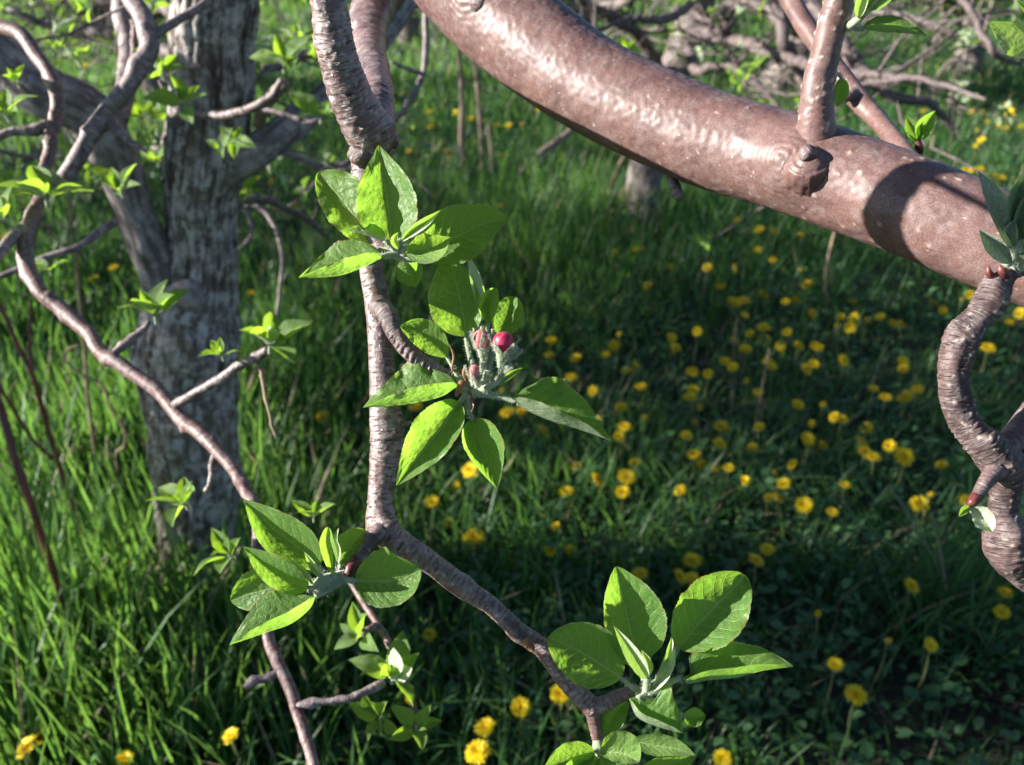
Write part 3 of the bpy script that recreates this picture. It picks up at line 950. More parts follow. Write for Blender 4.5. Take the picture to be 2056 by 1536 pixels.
wood('branch_collar', [(1624, 340, lf + 0.008, 62), (1622, 332, lf - 0.001, 52), (1622, 322, lf - 0.0045, 40), (1622, 316, lf - 0.0062, 30), (1621, 312, lf - 0.0075, 22)], 'limb', segs=64, ds=0.0006, lump=(0.13, 120), fine=(0.05, 700), rings=[(0.0, 1, 0.0016, 0.0006, 0.0004)], seed=3)
wood('pruned_stub', [(1628, 318, lf - 0.002, 22), (1621, 309, lf - 0.008, 18), (1617, 304, lf - 0.0105, 13), (1615, 302, lf - 0.0115, 6)], 'spur', segs=30, ds=0.0005, lump=(0.16, 260), fine=(0.05, 900), rings=[(0.1, 1, 0.0016, 0.0004, 0.0004)], seed=6)
# dead spur hanging under the limb
wood('dead_spur', [(1345, 335, 0.58, 12), (1350, 362, 0.577, 11), (1357, 382, 0.575, 12), (1366, 400, 0.574, 7)], 'spur', segs=20, ds=0.001, lump=(0.2, 200), rings=[(0.0, 1, 0.0026, 0.0007, 0.0006)])

# the wrinkled spurs that carry the clusters
wood('spur', [(758, 612, 0.437, 22), (778, 634, 0.430, 21), (792, 665, 0.427, 18), (815, 700, 0.426, 16.5), (843, 724, 0.426, 16), (880, 746, 0.427, 14), (918, 765, 0.428, 14), (938, 778, 0.428, 12)], 'spur', segs=34, ds=0.0006,
     lump=(0.06, 200), rings=[(0.0, 1, 0.0022, 0.0008, 0.0006)], seed=12, label='ringed spur carrying the flower buds')
wood('spur', [(768, 1062, 0.428, 22), (752, 1078, 0.424, 17), (738, 1098, 0.421, 14), (722, 1118, 0.419, 12), (708, 1138, 0.418, 13), (696, 1152, 0.418, 11)], 'spur', segs=26, ds=0.0006, lump=(0.08, 200), rings=[(0.0, 1, 0.0022, 0.0006, 0.0005)], seed=13)
wood('spur', [(1186, 1420, 0.430, 17), (1215, 1412, 0.429, 16), (1240, 1400, 0.428, 14), (1262, 1391, 0.427, 13), (1282, 1384, 0.427, 12)], 'spur', segs=26, ds=0.0006, lump=(0.06, 200), rings=[(0.0, 1, 0.0016, 0.0004, 0.0004)], seed=14)
wood('spur', [(1188, 1416, 0.430, 18), (1193, 1440, 0.430, 15), (1196, 1458, 0.430, 14), (1198, 1474, 0.430, 12), (1200, 1490, 0.430, 9)], 'young', segs=26, ds=0.0006, lump=(0.06, 200), rings=[(0.0, 1, 0.0016, 0.0005, 0.0004)], seed=15)
wood('spur', [(742, 478, 0.438, 14), (762, 494, 0.432, 12), (780, 503, 0.429, 11), (800, 508, 0.428, 10)], 'spur', segs=20, ds=0.0007, lump=(0.06, 200), rings=[(0.0, 1, 0.0018, 0.0005, 0.0004)], seed=16)
wood('bud_scales', [(716, 1122, 0.4165, 10), (706, 1140, 0.414, 12), (698, 1152, 0.4135, 10), (688, 1160, 0.4145, 6)], 'scale', segs=18, ds=0.0005, lump=(0.18, 400), rings=[(0.0, 1, 0.002, 0.0009, 0.0006)])
wood('broken_bud', [(1058, 1288, 0.424, 11), (1066, 1302, 0.420, 9), (1072, 1310, 0.418, 5)], 'drybud', segs=14, ds=0.0006, lump=(0.25, 400), tip=True)
wood('short_spike', [(795, 862, 0.433, 7), (812, 852, 0.434, 6), (830, 848, 0.436, 3)], 'spur', segs=12, ds=0.0008, tip=True, rings=[(0.0, 1, 0.002, 0.0004, 0.0004)])
# cluster at the top of the hanging branch
d = 0.425
cl = stemset(tree, [[(796, 512, .430, 10), (812, 506, .424, 13), (822, 500, .420, 8)], [(800, 508, .427, 8), (790, 492, .422, 6), (785, 482, .421, 4)], [(800, 510, .427, 8), (775, 500, .428, 6), (750, 492, .432, 4)],
                    [(805, 512, .426, 8), (780, 512, .422, 6), (764, 514, .420, 4)], [(806, 506, .426, 9), (828, 500, .428, 7), (846, 495, .430, 5)], [(806, 510, .426, 10), (820, 518, .424, 9), (850, 519, .423, 6), (862, 514, .423, 3)],
                    [(802, 500, .424, 8), (800, 488, .42, 6), (806, 480, .418, 5)], [(800, 505, .424, 8), (786, 492, .418, 6), (772, 482, .416, 5)]],
             seed=1, label='leaf cluster at the top of the hanging branch with one leaf upright', origin=(800, 508, .427))
leaf(cl, [(786, 484), (782, 432), (775, 385), (766, 325), (760, 291)], 64, 58, .422, .428, (-.011, -.013), .38, seed=1, fold=1.25)
leaf(cl, [(752, 492), (722, 452), (688, 405), (650, 360), (638, 346)], 44, 58, .433, .446, (-.009, -.009), .52, seed=2, et=.62)
leaf(cl, [(770, 516), (737, 533), (692, 551), (650, 557), (599, 558)], -30, 66, .420, .424, (-.014, .004), .42, seed=3)
leaf(cl, [(842, 496), (880, 490), (925, 472), (975, 448), (1025, 438)], 62, 52, .430, .424, (-.006, -.010), .42, seed=4, arch=-.004)
leaf(cl, [(815, 508), (840, 507), (872, 500), (905, 476)], 36, 24, .417, .409, (-.010, -.012), .45, 'leaf_young', seed=5, fold=1.2, curl=(-.003, -.004))
leaf(cl, [(806, 484), (828, 466), (858, 444), (885, 422)], 11, 9, .419, .413, (-.008, -.009), .45, 'leaf_young', True, seed=6, fold=1.0)
leaf(cl, [(776, 486), (750, 478), (722, 468), (698, 458)], -9, 26, .417, .412, (-.009, .003), .42, 'leaf_young', seed=7, fold=1.1)
leaf(cl, [(812, 520), (822, 545), (836, 578)], 26, 28, .436, .446, (.006, .006), .45, seed=8)
leaf(cl, [(800, 500), (792, 482), (800, 466)], 8, 7, .415, .411, (-.004, -.004), .45, 'leaf_young', True, seed=9)

# the flowering cluster in the middle
cl = stemset(tree, [[(928, 772, .428, 12), (948, 788, .425, 13), (965, 775, .423, 12), (982, 748, .421, 9)], [(950, 780, .424, 12), (948, 735, .428, 7), (938, 690, .430, 5), (937, 668, .431, 4)], [(930, 775, .425, 8), (912, 742, .425, 4.5), (896, 713, .426, 4)],
                    [(935, 785, .423, 8), (918, 776, .420, 5)], [(938, 795, .422, 9), (928, 803, .420, 6), (921, 808, .419, 4)], [(940, 795, .422, 9), (940, 820, .420, 5.5), (949, 845, .419, 4.5)], [(950, 788, .422, 10), (985, 792, .420, 7), (1026, 802, .418, 6), (1040, 806, .417, 4)],
                    [(965, 770, .43, 9), (970, 710, .435, 6), (968, 650, .436, 5)], [(975, 760, .43, 9), (990, 700, .438, 6), (1000, 672, .442, 4)], [(960, 785, .42, 8), (985, 775, .414, 6), (1020, 755, .411, 3)], [(968, 770, .425, 8), (976, 690, .433, 5), (982, 645, .434, 3)]],
             seed=20, label='flowering leaf cluster holding one open pink bud and several closed ones', origin=(940, 785, .426))
leaf(cl, [(937, 676), (930, 630), (919, 581), (908, 540), (893, 498)], 64, 40, .431, .436, (-.009, -.006), .40, seed=21)
leaf(cl, [(966, 648), (964, 610), (952, 560), (938, 508)], 9, 15, .434, .427, (-.004, .012), .5, 'leaf_young', True, seed=22, fold=1.0)
leaf(cl, [(981, 648), (984, 618), (990, 595), (997, 578)], 24, 15, .433, .43, (-.008, -.008), .5, seed=23, et=.6)
leaf(cl, [(1001, 676), (1018, 642), (1026, 618), (1030, 594)], 34, 30, .443, .450, (-.004, -.010), .5, seed=24, et=.5)
leaf(cl, [(898, 716), (872, 692), (840, 668), (804, 655)], 25, 34, .426, .420, (-.005, -.007), .5, seed=25, et=.7)
leaf(cl, [(920, 774), (884, 797), (818, 812), (728, 819)], -32, 82, .420, .424, (-.014, .004), .40, seed=26)
leaf(cl, [(922, 806), (893, 850), (850, 905), (795, 976)], 38, 50, .419, .412, (-.009, -.009), .40, seed=27)
leaf(cl, [(948, 842), (960, 880), (978, 925), (999, 981)], 44, 32, .419, .408, (-.007, -.006), .36, seed=28, curl=(-.004, -.005))
leaf(cl, [(1028, 803), (1054, 822), (1111, 848), (1162, 863), (1227, 885)], 84, -27, .418, .414, (.003, -.016), .36, seed=29)
leaf(cl, [(1005, 768), (1025, 752), (1050, 738)], 6, 7, .412, .409, (-.004, -.004), .4, 'leaf_young', seed=30)
flower_bud(cl, 1011, 688, .4085, 22, (0.12, 0.9, -0.35), 'petal', 1, 1.0)
flower_bud(cl, 967, 682, .414, 18, (-0.05, 0.95, -0.25), 'petal_dull', 2, 1.15, 0.8)
flower_bud(cl, 954, 748, .409, 14, (-0.15, 0.8, -0.55), 'petal_dull', 3, 1.2, 1.0)
flower_bud(cl, 1018, 742, .413, 13, (0.55, 0.6, -0.35), 'wool', 4, 1.2, 1.0)
flower_bud(cl, 1030, 705, .420, 12, (0.5, 0.8, 0.0), 'wool', 5, 1.2, 0.5)
for (st, mt, nm) in (([(928, 768, .419, 7), (921, 784, .416, 7), (915, 798, .417, 3)], 'drybud', 'bud_scale'), ([(938, 762, .418, 6), (932, 748, .416, 5), (936, 732, .416, 2)], 'drybud', 'bud_scale'),
                     ([(925, 745, .417, 3), (908, 742, .416, 2.5), (911, 715, .417, 2.5), (903, 692, .416, 1)], 'drybud', 'stipule'), ([(945, 800, .416, 4), (952, 815, .414, 3), (946, 828, .413, 1)], 'scale', 'stipule')):
    wood(nm, st, mt, cl, 10, 0.0006, lump=(0.2, 300), tip=True)

# the cluster at the lower left of the fork
cl = stemset(tree, [[(694, 1154, .415, 11), (672, 1164, .411, 17), (648, 1172, .408, 18), (630, 1178, .407, 9)], [(655, 1165, .410, 8), (645, 1150, .412, 6), (638, 1136, .414, 4)], [(645, 1176, .407, 7), (630, 1180, .405, 5), (618, 1180, .404, 4)],
                    [(650, 1172, .412, 7), (625, 1172, .417, 5), (605, 1172, .420, 4)], [(690, 1165, .410, 6), (660, 1184, .406, 5.5), (632, 1199, .403, 5)], [(672, 1165, .409, 8), (668, 1150, .408, 6)], [(690, 1150, .415, 6), (684, 1140, .418, 5), (681, 1130, .42, 4)],
                    [(690, 1162, .411, 6), (706, 1166, .407, 6), (718, 1165, .406, 4)], [(650, 1168, .407, 7), (640, 1150, .404, 5), (628, 1136, .402, 4)]],
             seed=40, label='leaf cluster on the spur at the lower left of the fork', origin=(690, 1156, .414))
leaf(cl, [(641, 1138), (617, 1113), (586, 1090), (544, 1058), (489, 1002)], 44, 44, .414, .418, (-.009, -.011), .42, seed=41)
leaf(cl, [(620, 1180), (580, 1168), (534, 1138), (489, 1097)], 27, 36, .404, .400, (-.008, -.012), .42, seed=42, fold=1.2)
leaf(cl, [(606, 1172), (560, 1178), (510, 1190), (463, 1206)], 40, 45, .421, .428, (-.006, -.006), .55, seed=43, et=.6)
leaf(cl, [(633, 1198), (622, 1222), (585, 1252), (535, 1270), (460, 1296)], -24, 74, .403, .399, (-.014, .003), .40, seed=44)
leaf(cl, [(667, 1152), (662, 1120), (655, 1090), (658, 1058)], 14, 17, .408, .402, (-.006, -.009), .5, 'leaf_young', seed=45, fold=1.1, et=.5)
leaf(cl, [(668, 1150), (672, 1110), (668, 1085), (680, 1060)], 5, 12, .406, .400, (-.003, -.008), .5, 'leaf_young', True, seed=46, fold=1.1)
leaf(cl, [(681, 1136), (697, 1110), (714, 1085), (733, 1064)], 32, 30, .42, .427, (-.004, -.004), .48, seed=47, et=.6)
leaf(cl, [(712, 1166), (755, 1168), (800, 1164), (846, 1143)], 66, 52, .406, .402, (-.005, -.009), .44, seed=48, et=.72)
leaf(cl, [(640, 1158), (628, 1138), (611, 1108)], 7, 8, .403, .398, (-.004, -.005), .4, 'leaf_young', True, seed=49)
leaf(cl, [(628, 1174), (605, 1146), (580, 1120)], 4, 8, .402, .399, (-.003, -.005), .4, 'leaf_young', True, seed=50)

# the big cluster at the lower right
cl = stemset(tree, [[(1276, 1388, .427, 11), (1290, 1392, .424, 13), (1300, 1388, .421, 11)], [(1285, 1392, .424, 6), (1262, 1374, .423, 4.5), (1244, 1359, .422, 4)], [(1296, 1388, .423, 8), (1292, 1362, .426, 6), (1286, 1334, .428, 5)],
                    [(1300, 1390, .421, 10), (1325, 1365, .420, 9), (1345, 1330, .422, 7), (1362, 1300, .424, 5)], [(1302, 1392, .42, 9), (1340, 1372, .417, 7), (1370, 1360, .415, 5)], [(1295, 1396, .419, 7), (1280, 1403, .416, 6)],
                    [(1298, 1385, .420, 9), (1300, 1360, .415, 7)], [(1300, 1400, .422, 6), (1345, 1425, .428, 4), (1375, 1438, .430, 3)]],
             seed=60, label='large leaf cluster at the lower right end of the hanging branch', origin=(1284, 1390, .425))
leaf(cl, [(1247, 1361), (1206, 1334), (1152, 1302), (1100, 1279)], 60, 66, .422, .416, (-.006, -.004), .46, seed=61, et=.62)
leaf(cl, [(1286, 1336), (1276, 1310), (1258, 1234), (1244, 1170), (1237, 1137)], 48, 76, .428, .426, (-.011, -.010), .42, seed=62, et=.75, fold=1.2)
leaf(cl, [(1362, 1302), (1390, 1268), (1440, 1214), (1498, 1156)], 66, 72, .424, .430, (-.007, -.013), .48, seed=63, et=.55)
leaf(cl, [(1369, 1360), (1382, 1373), (1424, 1366), (1478, 1361), (1531, 1347), (1594, 1338)], 76, -21, .415, .412, (.006, -.015), .42, seed=64)
leaf(cl, [(1306, 1390), (1325, 1362), (1340, 1325), (1349, 1278)], 9, 17, .420, .412, (-.004, -.008), .5, 'leaf_young', True, seed=65, fold=1.1)
leaf(cl, [(1300, 1362), (1284, 1335), (1262, 1300), (1232, 1256)], 17, 14, .415, .404, (-.004, -.009), .36, 'leaf_young', True, seed=66, fold=1.2)
leaf(cl, [(1298, 1360), (1302, 1335), (1288, 1305)], 9, 9, .417, .413, (-.004, -.004), .4, 'leaf_young', True, seed=67)
leaf(cl, [(1262, 1402), (1280, 1440), (1320, 1460), (1372, 1473)], 84, -14, .416, .409, (.002, -.008), .52, seed=68, et=.8)
leaf(cl, [(1372, 1436), (1392, 1440), (1416, 1438)], 20, 20, .430, .432, (-.005, -.005), .5, seed=69, et=.6)

# the cluster cut by the lower edge of the picture
cl = stemset(tree, [[(1200, 1484, .430, 10), (1202, 1502, .428, 12), (1206, 1520, .426, 9)], [(1202, 1500, .427, 6), (1194, 1510, .425, 4)], [(1204, 1495, .429, 6), (1214, 1474, .432, 4)], [(1206, 1510, .424, 6), (1225, 1512, .42, 4)], [(1208, 1505, .427, 6), (1240, 1492, .430, 4), (1272, 1485, .432, 3)],
                    [(1206, 1515, .427, 6), (1245, 1545, .43, 4), (1285, 1545, .432, 3)]],
             seed=80, label='leaf cluster cut off by the bottom edge below the large one', origin=(1200, 1488, .429))
leaf(cl, [(1194, 1508), (1165, 1518), (1130, 1530), (1090, 1545)], 34, 34, .425, .418, (-.006, -.008), .45, seed=81)
leaf(cl, [(1214, 1476), (1222, 1455), (1238, 1428), (1259, 1407)], 26, 26, .432, .436, (-.006, -.005), .5, seed=82, et=.6)
leaf(cl, [(1204, 1512), (1230, 1510), (1258, 1516), (1284, 1530)], 46, 20, .420, .411, (-.010, -.008), .5, 'leaf_young', seed=83, et=.7)
leaf(cl, [(1270, 1486), (1310, 1496), (1352, 1502), (1397, 1517)], 24, 22, .432, .424, (-.008, -.008), .45, 'leaf_young', seed=84)
leaf(cl, [(1285, 1545), (1325, 1538), (1360, 1530), (1396, 1514)], 18, 40, .434, .436, (-.004, -.003), .45, seed=85)
leaf(cl, [(1200, 1520), (1175, 1545), (1150, 1580), (1140, 1620)], 36, 36, .424, .42, (-.006, -.006), .45, seed=86)
leaf(cl, [(1206, 1520), (1225, 1555), (1260, 1590), (1300, 1610)], 40, 36, .424, .42, (-.006, -.006), .45, seed=87)

# ------------------------------------------------ right edge: the gnarled branch and its leaves
GN = [(2330, 600, .435, 44), (2230, 520, .425, 38), (2120, 525, .42, 31), (2052, 532, .425, 25), (2012, 548, .418, 27), (1990, 590, .414, 28), (1962, 640, .412, 27), (1932, 676, .411, 33), (1922, 712, .411, 31), (1916, 770, .412, 29), (1930, 832, .414, 28), (1962, 880, .416, 31), (2004, 922, .420, 39),
      (2019, 968, .424, 29), (2014, 1020, .428, 28), (2016, 1066, .430, 36), (2018, 1105, .432, 40), (2050, 1145, .436, 32), (2120, 1200, .445, 24), (2230, 1300, .46, 12)]
wood('gnarled_branch', GN, 'gnarl_shaded', segs=60, ds=0.0007, lump=(0.15, 105), fine=(0.05, 600), rings=[(0.24, 0.62, 0.0019, 0.0005, 0.0004), (0.62, 0.85, 0.003, 0.0003, 0.0004)],
     bumps=[(0.335, 3.9, 0.003, 0.005), (0.55, 3.4, 0.0025, 0.004), (0.60, 2.8, 0.0025, 0.004), (0.70, 4.2, 0.003, 0.004)] + [(rngb.uniform(0.2, 0.8), rngb.uniform(1.4, 5), rngb.uniform(0.0003, 0.0006), rngb.uniform(0.0004, 0.0007), 1.0) for _ in range(160)],
     seed=31, label='gnarled ringed branch hanging down the right edge')
wood('side_branch', [(2003, 918, .421, 28), (2035, 880, .424, 26), (2062, 845, .428, 26), (2110, 790, .43, 24), (2200, 720, .43, 20), (2300, 640, .432, 16)], 'spur', segs=36, ds=0.0012, lump=(0.06, 120), rings=[(0, 1, 0.006, 0.0004, 0.0006)], seed=32)
wood('spur', [(2000, 945, .415, 20), (1984, 962, .411, 16), (1970, 982, .409, 13), (1960, 1000, .408, 11), (1952, 1012, .408, 8)], 'spur', segs=22, ds=0.0007, lump=(0.06, 200), rings=[(0, 1, 0.002, 0.0006, 0.0005)], seed=33)
wood('bud_scales', [(1960, 996, .4055, 10), (1952, 1008, .404, 10), (1942, 1016, .4045, 4)], 'scale', segs=16, ds=0.0006, lump=(0.2, 300), tip=True)
wood('bud_scales', [(1992, 556, .4115, 8), (1986, 548, .410, 7), (1984, 532, .4095, 2)], 'scale', segs=14, ds=0.0006, lump=(0.2, 300), tip=True)
wood('bud_scales', [(2020, 552, .411, 12), (2012, 544, .409, 10), (2006, 532, .4085, 3)], 'scale', segs=14, ds=0.0006, lump=(0.2, 300), tip=True)
cl = stemset(tree, [[(1950, 1016, .406, 5), (1944, 1022, .405, 5)], [(1950, 1016, .406, 5), (1956, 1024, .406, 4)]], seed=90, origin=(1950, 1016, .406))
leaf(cl, [(1952, 1020), (1970, 1035), (1984, 1052), (1990, 1068)], 20, 22, .405, .400, (-.006, -.004), .5, 'leaf_young', True, seed=91, et=.6)
leaf(cl, [(1948, 1018), (1936, 1025), (1925, 1038)], 8, 8, .405, .402, (-.003, -.003), .4, 'leaf_young', seed=92)
# leaves on top of it, against the limb, with shade put into their colour
cl = stemset(tree, [[(2042, 535, .415, 16), (2040, 515, .405, 17), (2036, 490, .398, 14), (2034, 470, .394, 10)], [(2036, 510, .402, 9), (2028, 528, .398, 7), (2020, 530, .396, 5)], [(2038, 495, .398, 10), (2060, 470, .396, 7), (2075, 450, .395, 5)]],
             seed=95, label='grey green leaf cluster against the limb at the right edge', origin=(2042, 535, .415))
leaf(cl, [(2030, 500), (2012, 455), (1990, 405), (1963, 342)], 12, 38, .398, .390, (-.006, .010), .42, 'leaf_wool', True, seed=96)
leaf(cl, [(2038, 490), (2040, 440), (2050, 390), (2066, 335)], 26, 20, .394, .388, (-.010, -.004), .45, 'leaf_wool', seed=97)
leaf(cl, [(2030, 528), (2008, 505), (1988, 485), (1966, 461)], 20, 18, .396, .390, (-.007, -.004), .45, 'leaf_wool', True, seed=98)
leaf(cl, [(2040, 480), (2075, 430), (2110, 380), (2150, 330)], 36, 30, .395, .39, (-.008, -.004), .45, 'leaf_wool', seed=99)
leaf(cl, [(2040, 505), (2085, 500), (2130, 510), (2180, 530)], 36, 30, .40, .395, (-.006, -.006), .45, 'leaf_wool', seed=100)
leaf(cl, [(2036, 495), (2030, 470), (2038, 440)], 16, 14, .392, .386, (-.006, -.006), .45, 'leaf_wool', True, seed=101)

# ------------------------------------------------ behind the limb, top right
wood('back_twig', [(1500, -170, .72, 20), (1558, -60, .70, 20), (1604, 30, .68, 20), (1650, 100, .66, 20), (1712, 185, .64, 22), (1765, 245, .62, 19), (1825, 315, .58, 17), (1880, 385, .53, 18), (1920, 430, .48, 18)], 'limb', segs=28, ds=0.0018, lump=(0.06, 90),
     bumps=[(0.56, 1.0, 0.002, 0.003)], rings=[(0.5, 0.6, 0.004, 0.0008, 0.0008)], seed=35, label='shaded twig running behind the limb at the top right')
wood('dead_spur', [(1722, 190, .635, 14), (1706, 192, .63, 12), (1692, 200, .628, 8)], 'spur', segs=16, ds=0.001, lump=(0.2, 200), rings=[(0, 1, 0.0025, 0.0006, 0.0005)])
cl = stemset(tree, [[(1700, 55, .488, 9), (1722, 40, .482, 8), (1745, 18, .478, 6), (1768, -6, .476, 4)], [(1704, 55, .489, 7), (1735, 58, .488, 5)]], seed=110, label='leaves beside the upright shoot at the top', origin=(1700, 55, .488))
leaf(cl, [(1732, 58), (1770, 64), (1810, 66), (1862, 72)], 34, -18, .488, .482, (.006, -.010), .42, seed=111)
leaf(cl, [(1745, 18), (1775, -12), (1810, -40)], 22, 20, .478, .475, (-.008, -.008), .42, 'leaf_young', seed=112)
leaf(cl, [(1722, 36), (1730, 6), (1745, -30)], 12, 12, .480, .477, (-.006, -.006), .42, 'leaf_young', True, seed=113)
cl = stemset(tree, [[(1672, 148, .494, 4), (1684, 150, .498, 4), (1690, 158, .503, 3)]], seed=114, origin=(1672, 148, .494))
leaf(cl, [(1690, 156), (1690, 180), (1680, 215)], 15, 16, .504, .506, (-.005, -.005), .45, seed=114)
cl = stemset(tree, [[(1838, 322, .60, 9), (1845, 300, .592, 9), (1843, 280, .588, 5)]], mat='scale', fuzz=False, seed=115, label='small reddish shoot standing on the back twig', origin=(1838, 322, .60))
leaf(cl, [(1844, 282), (1835, 262), (1818, 232)], 16, 16, .588, .590, (-.006, -.006), .42, seed=116)
leaf(cl, [(1846, 280), (1858, 255), (1878, 222)], 18, 15, .587, .585, (-.008, -.006), .42, seed=117)
leaf(cl, [(1844, 282), (1848, 262), (1846, 240)], 8, 8, .586, .583, (-.004, -.004), .42, 'leaf_young', seed=118)
leaf(cl, [(1842, 284), (1832, 278), (1824, 268)], 3, 4, .586, .584, (-.002, -.002), .42, 'leaf_young', seed=119)
# a pale leaf reaching in at the top right corner, on a shoot above the limb
wood('upright_shoot', [(2105, 520, .48, 30), (2115, 400, .45, 24), (2125, 250, .42, 18), (2135, 120, .40, 14), (2160, -60, .385, 8)], 'limb', segs=24, ds=0.002, lump=(0.05, 120), rings=[(0, 0.2, 0.003, 0.0006, 0.0006)], seed=37)
cl = stemset(tree, [[(2136, 115, .40, 6), (2120, 100, .392, 5), (2108, 92, .388, 4)]], seed=120, origin=(2136, 115, .40))
leaf(cl, [(2110, 94), (2080, 82), (2040, 62), (1986, 44)], 50, 16, .388, .376, (.012, -.006), .5, 'leaf_young', True, seed=121)
leaf(cl, [(2112, 96), (2090, 60), (2070, 30), (2040, 0)], 10, 20, .389, .384, (-.006, -.006), .5, 'leaf', seed=122)

# leaves added out of view on the side shoot to shade the limb's right part
cl = stemset(tree, [[(628, -120, .406, 9), (612, -105, .378, 8), (598, -92, .353, 7)], [(598, -92, .353, 6), (588, -88, .346, 4)], [(598, -92, .353, 6), (610, -92, .343, 4)], [(598, -92, .353, 6), (600, -110, .343, 4)]], seed=130, label='leaf cluster added out of view on the side shoot to shade the limb', origin=(628, -120, .406))
leaf(cl, [(588, -88), (555, -84), (520, -82), (480, -84)], 48, 46, .346, .336, (-.012, -.014), .45, seed=131)
leaf(cl, [(610, -92), (645, -90), (680, -92), (720, -100)], 48, 46, .343, .328, (-.012, -.014), .45, seed=132)
leaf(cl, [(600, -108), (604, -130), (610, -165), (620, -205)], 50, 52, .344, .333, (-.014, -.014), .45, seed=134)
leaf(cl, [(590, -100), (575, -115), (550, -140), (520, -165)], 40, 44, .338, .323, (-.014, -.012), .45, seed=135)
# x, y, top, underside of the crown, radius, leaves
SHADE_SHRUBS = [(-4.6, 0.25, 2.4, 1.78, 0.62, 2600), (-4.5, 1.25, 2.42, 1.8, 0.62, 2800), (-4.6, 2.15, 2.45, 1.6, 0.62, 3000), (-4.6, 3.0, 2.5, 0.9, 0.62, 3600), (-4.7, 3.9, 2.5, 0.5, 0.65, 4200), (-5.0, 4.8, 2.3, 0.6, 0.6, 3000)]
# ------------------------------------------------------------------ small leaf clusters, seen from farther away
def unit_leaf(seed, wid, cup, arch, tipbend):
    nt, ns = 14, 3
    t = np.linspace(0, 1, nt)[:, None]
    c = np.linspace(-1, 1, 2 * ns + 1)[None, :]
    s = shape(t, 0.42)
    x = c * wid * s * (1 + 0.05 * vnoise(t * 7 + seed, c * 2))
    y = t + 0 * c
    z = cup * s * np.abs(c) ** 1.4 + arch * np.sin(t * math.pi) - tipbend * t ** 2.5 + 0.02 * vnoise(t * 6 + seed, c * 2)
    mb = MB()
    mb.grid(np.stack([x, y, z], -1), np.stack([0.5 + 0.5 * c + 0 * t, t + 0 * c], -1))
    return mb.mesh('leaf_%d' % seed)


UL = [unit_leaf(1, 0.27, 0.16, 0.05, 0.1), unit_leaf(2, 0.31, 0.12, 0.0, 0.22), unit_leaf(3, 0.25, 0.20, 0.08, -0.05), unit_leaf(4, 0.29, 0.10, 0.04, 0.3)]
for me in UL:
    me.materials.append(M['leaf_far'])


def cluster(parent, c, size, n, seed, axis=(0, 0, 1), stem_from=None, label=None, spread=1.0):
    """a rosette of young leaves at the end of a spur"""
    rng = random.Random(seed)
    c = np.asarray(c, float)
    ax = Vector(axis).normalized()
    mb = MB()
    if stem_from is None:
        stem_from = c - np.array(ax) * size * 0.22
    tube(mb, [stem_from, (np.asarray(stem_from) + c) / 2, c + np.array(ax) * size * 0.05], [size * 0.05, size * 0.05, size * 0.035], 8, size * 0.06, (0.1, 200), seed=seed)
    place_ = []
    q0 = ax.to_track_quat('Z', 'Y')
    for k in range(n):
        az = k * 2.4 + rng.uniform(-0.35, 0.35)
        el = rng.uniform(0.15, 0.95) if k < n * 0.7 else rng.uniform(0.8, 1.3)
        el *= spread
        L = size * rng.uniform(0.65, 1.1) * (1.0 if k < n * 0.7 else 0.6)
        dl = Vector((math.cos(az) * math.cos(el), math.sin(az) * math.cos(el), math.sin(el)))
        dw = q0 @ dl
        base = c + np.array(dw) * size * 0.16
        tube(mb, [c, c + np.array(dw) * size * 0.10, base], [size * 0.02, size * 0.016, size * 0.014], 6, size * 0.06, seed=k)
        upv = (q0 @ Vector((0, 0, 1)))
        yv = dw
        xv = yv.cross(upv).normalized()
        zv = xv.cross(yv)
        r = Matrix((xv, yv, zv)).transposed()
        r = r @ Matrix.Rotation(rng.uniform(-0.5, 0.5), 3, 'Y')
        place_.append((base, r, L, rng.choice(UL)))
    o = mb.obj('leaf_cluster', M['wool'], parent, stem_from)
    if label:
        o['label'] = label
    for base, r, L, me in place_:
        lo = bpy.data.objects.new('leaf', me)
        place(lo, o, base)
        lo.rotation_euler = r.to_euler()
        lo.scale = (L, L, L)
    return o


def px_size(px, p):
    return px * depth_of(p) / FPX


def vwood(parent, name, st, mat, segs=18, ds=0.006, label=None, **kw):
    """stations: (px, py, world y, radius px)"""
    pts = [V(a[0], a[1], a[2]) for a in st]
    mb = MB()
    if mat in ('gray_twig', 'young', 'far_twig'):
        kw.setdefault('wild', 0.008)
        kw.setdefault('bumps', [(rngb.uniform(.1, .98), rngb.uniform(1, 5.3), rngb.uniform(.001, .003), rngb.uniform(.004, .009)) for _ in range(10)])
    tube(mb, pts, [px_size(a[3], q) for a, q in zip(st, pts)], segs, ds, **kw)
    o = mb.obj(name, M[mat], parent, pts[0])
    if label:
        o['label'] = label
    return o


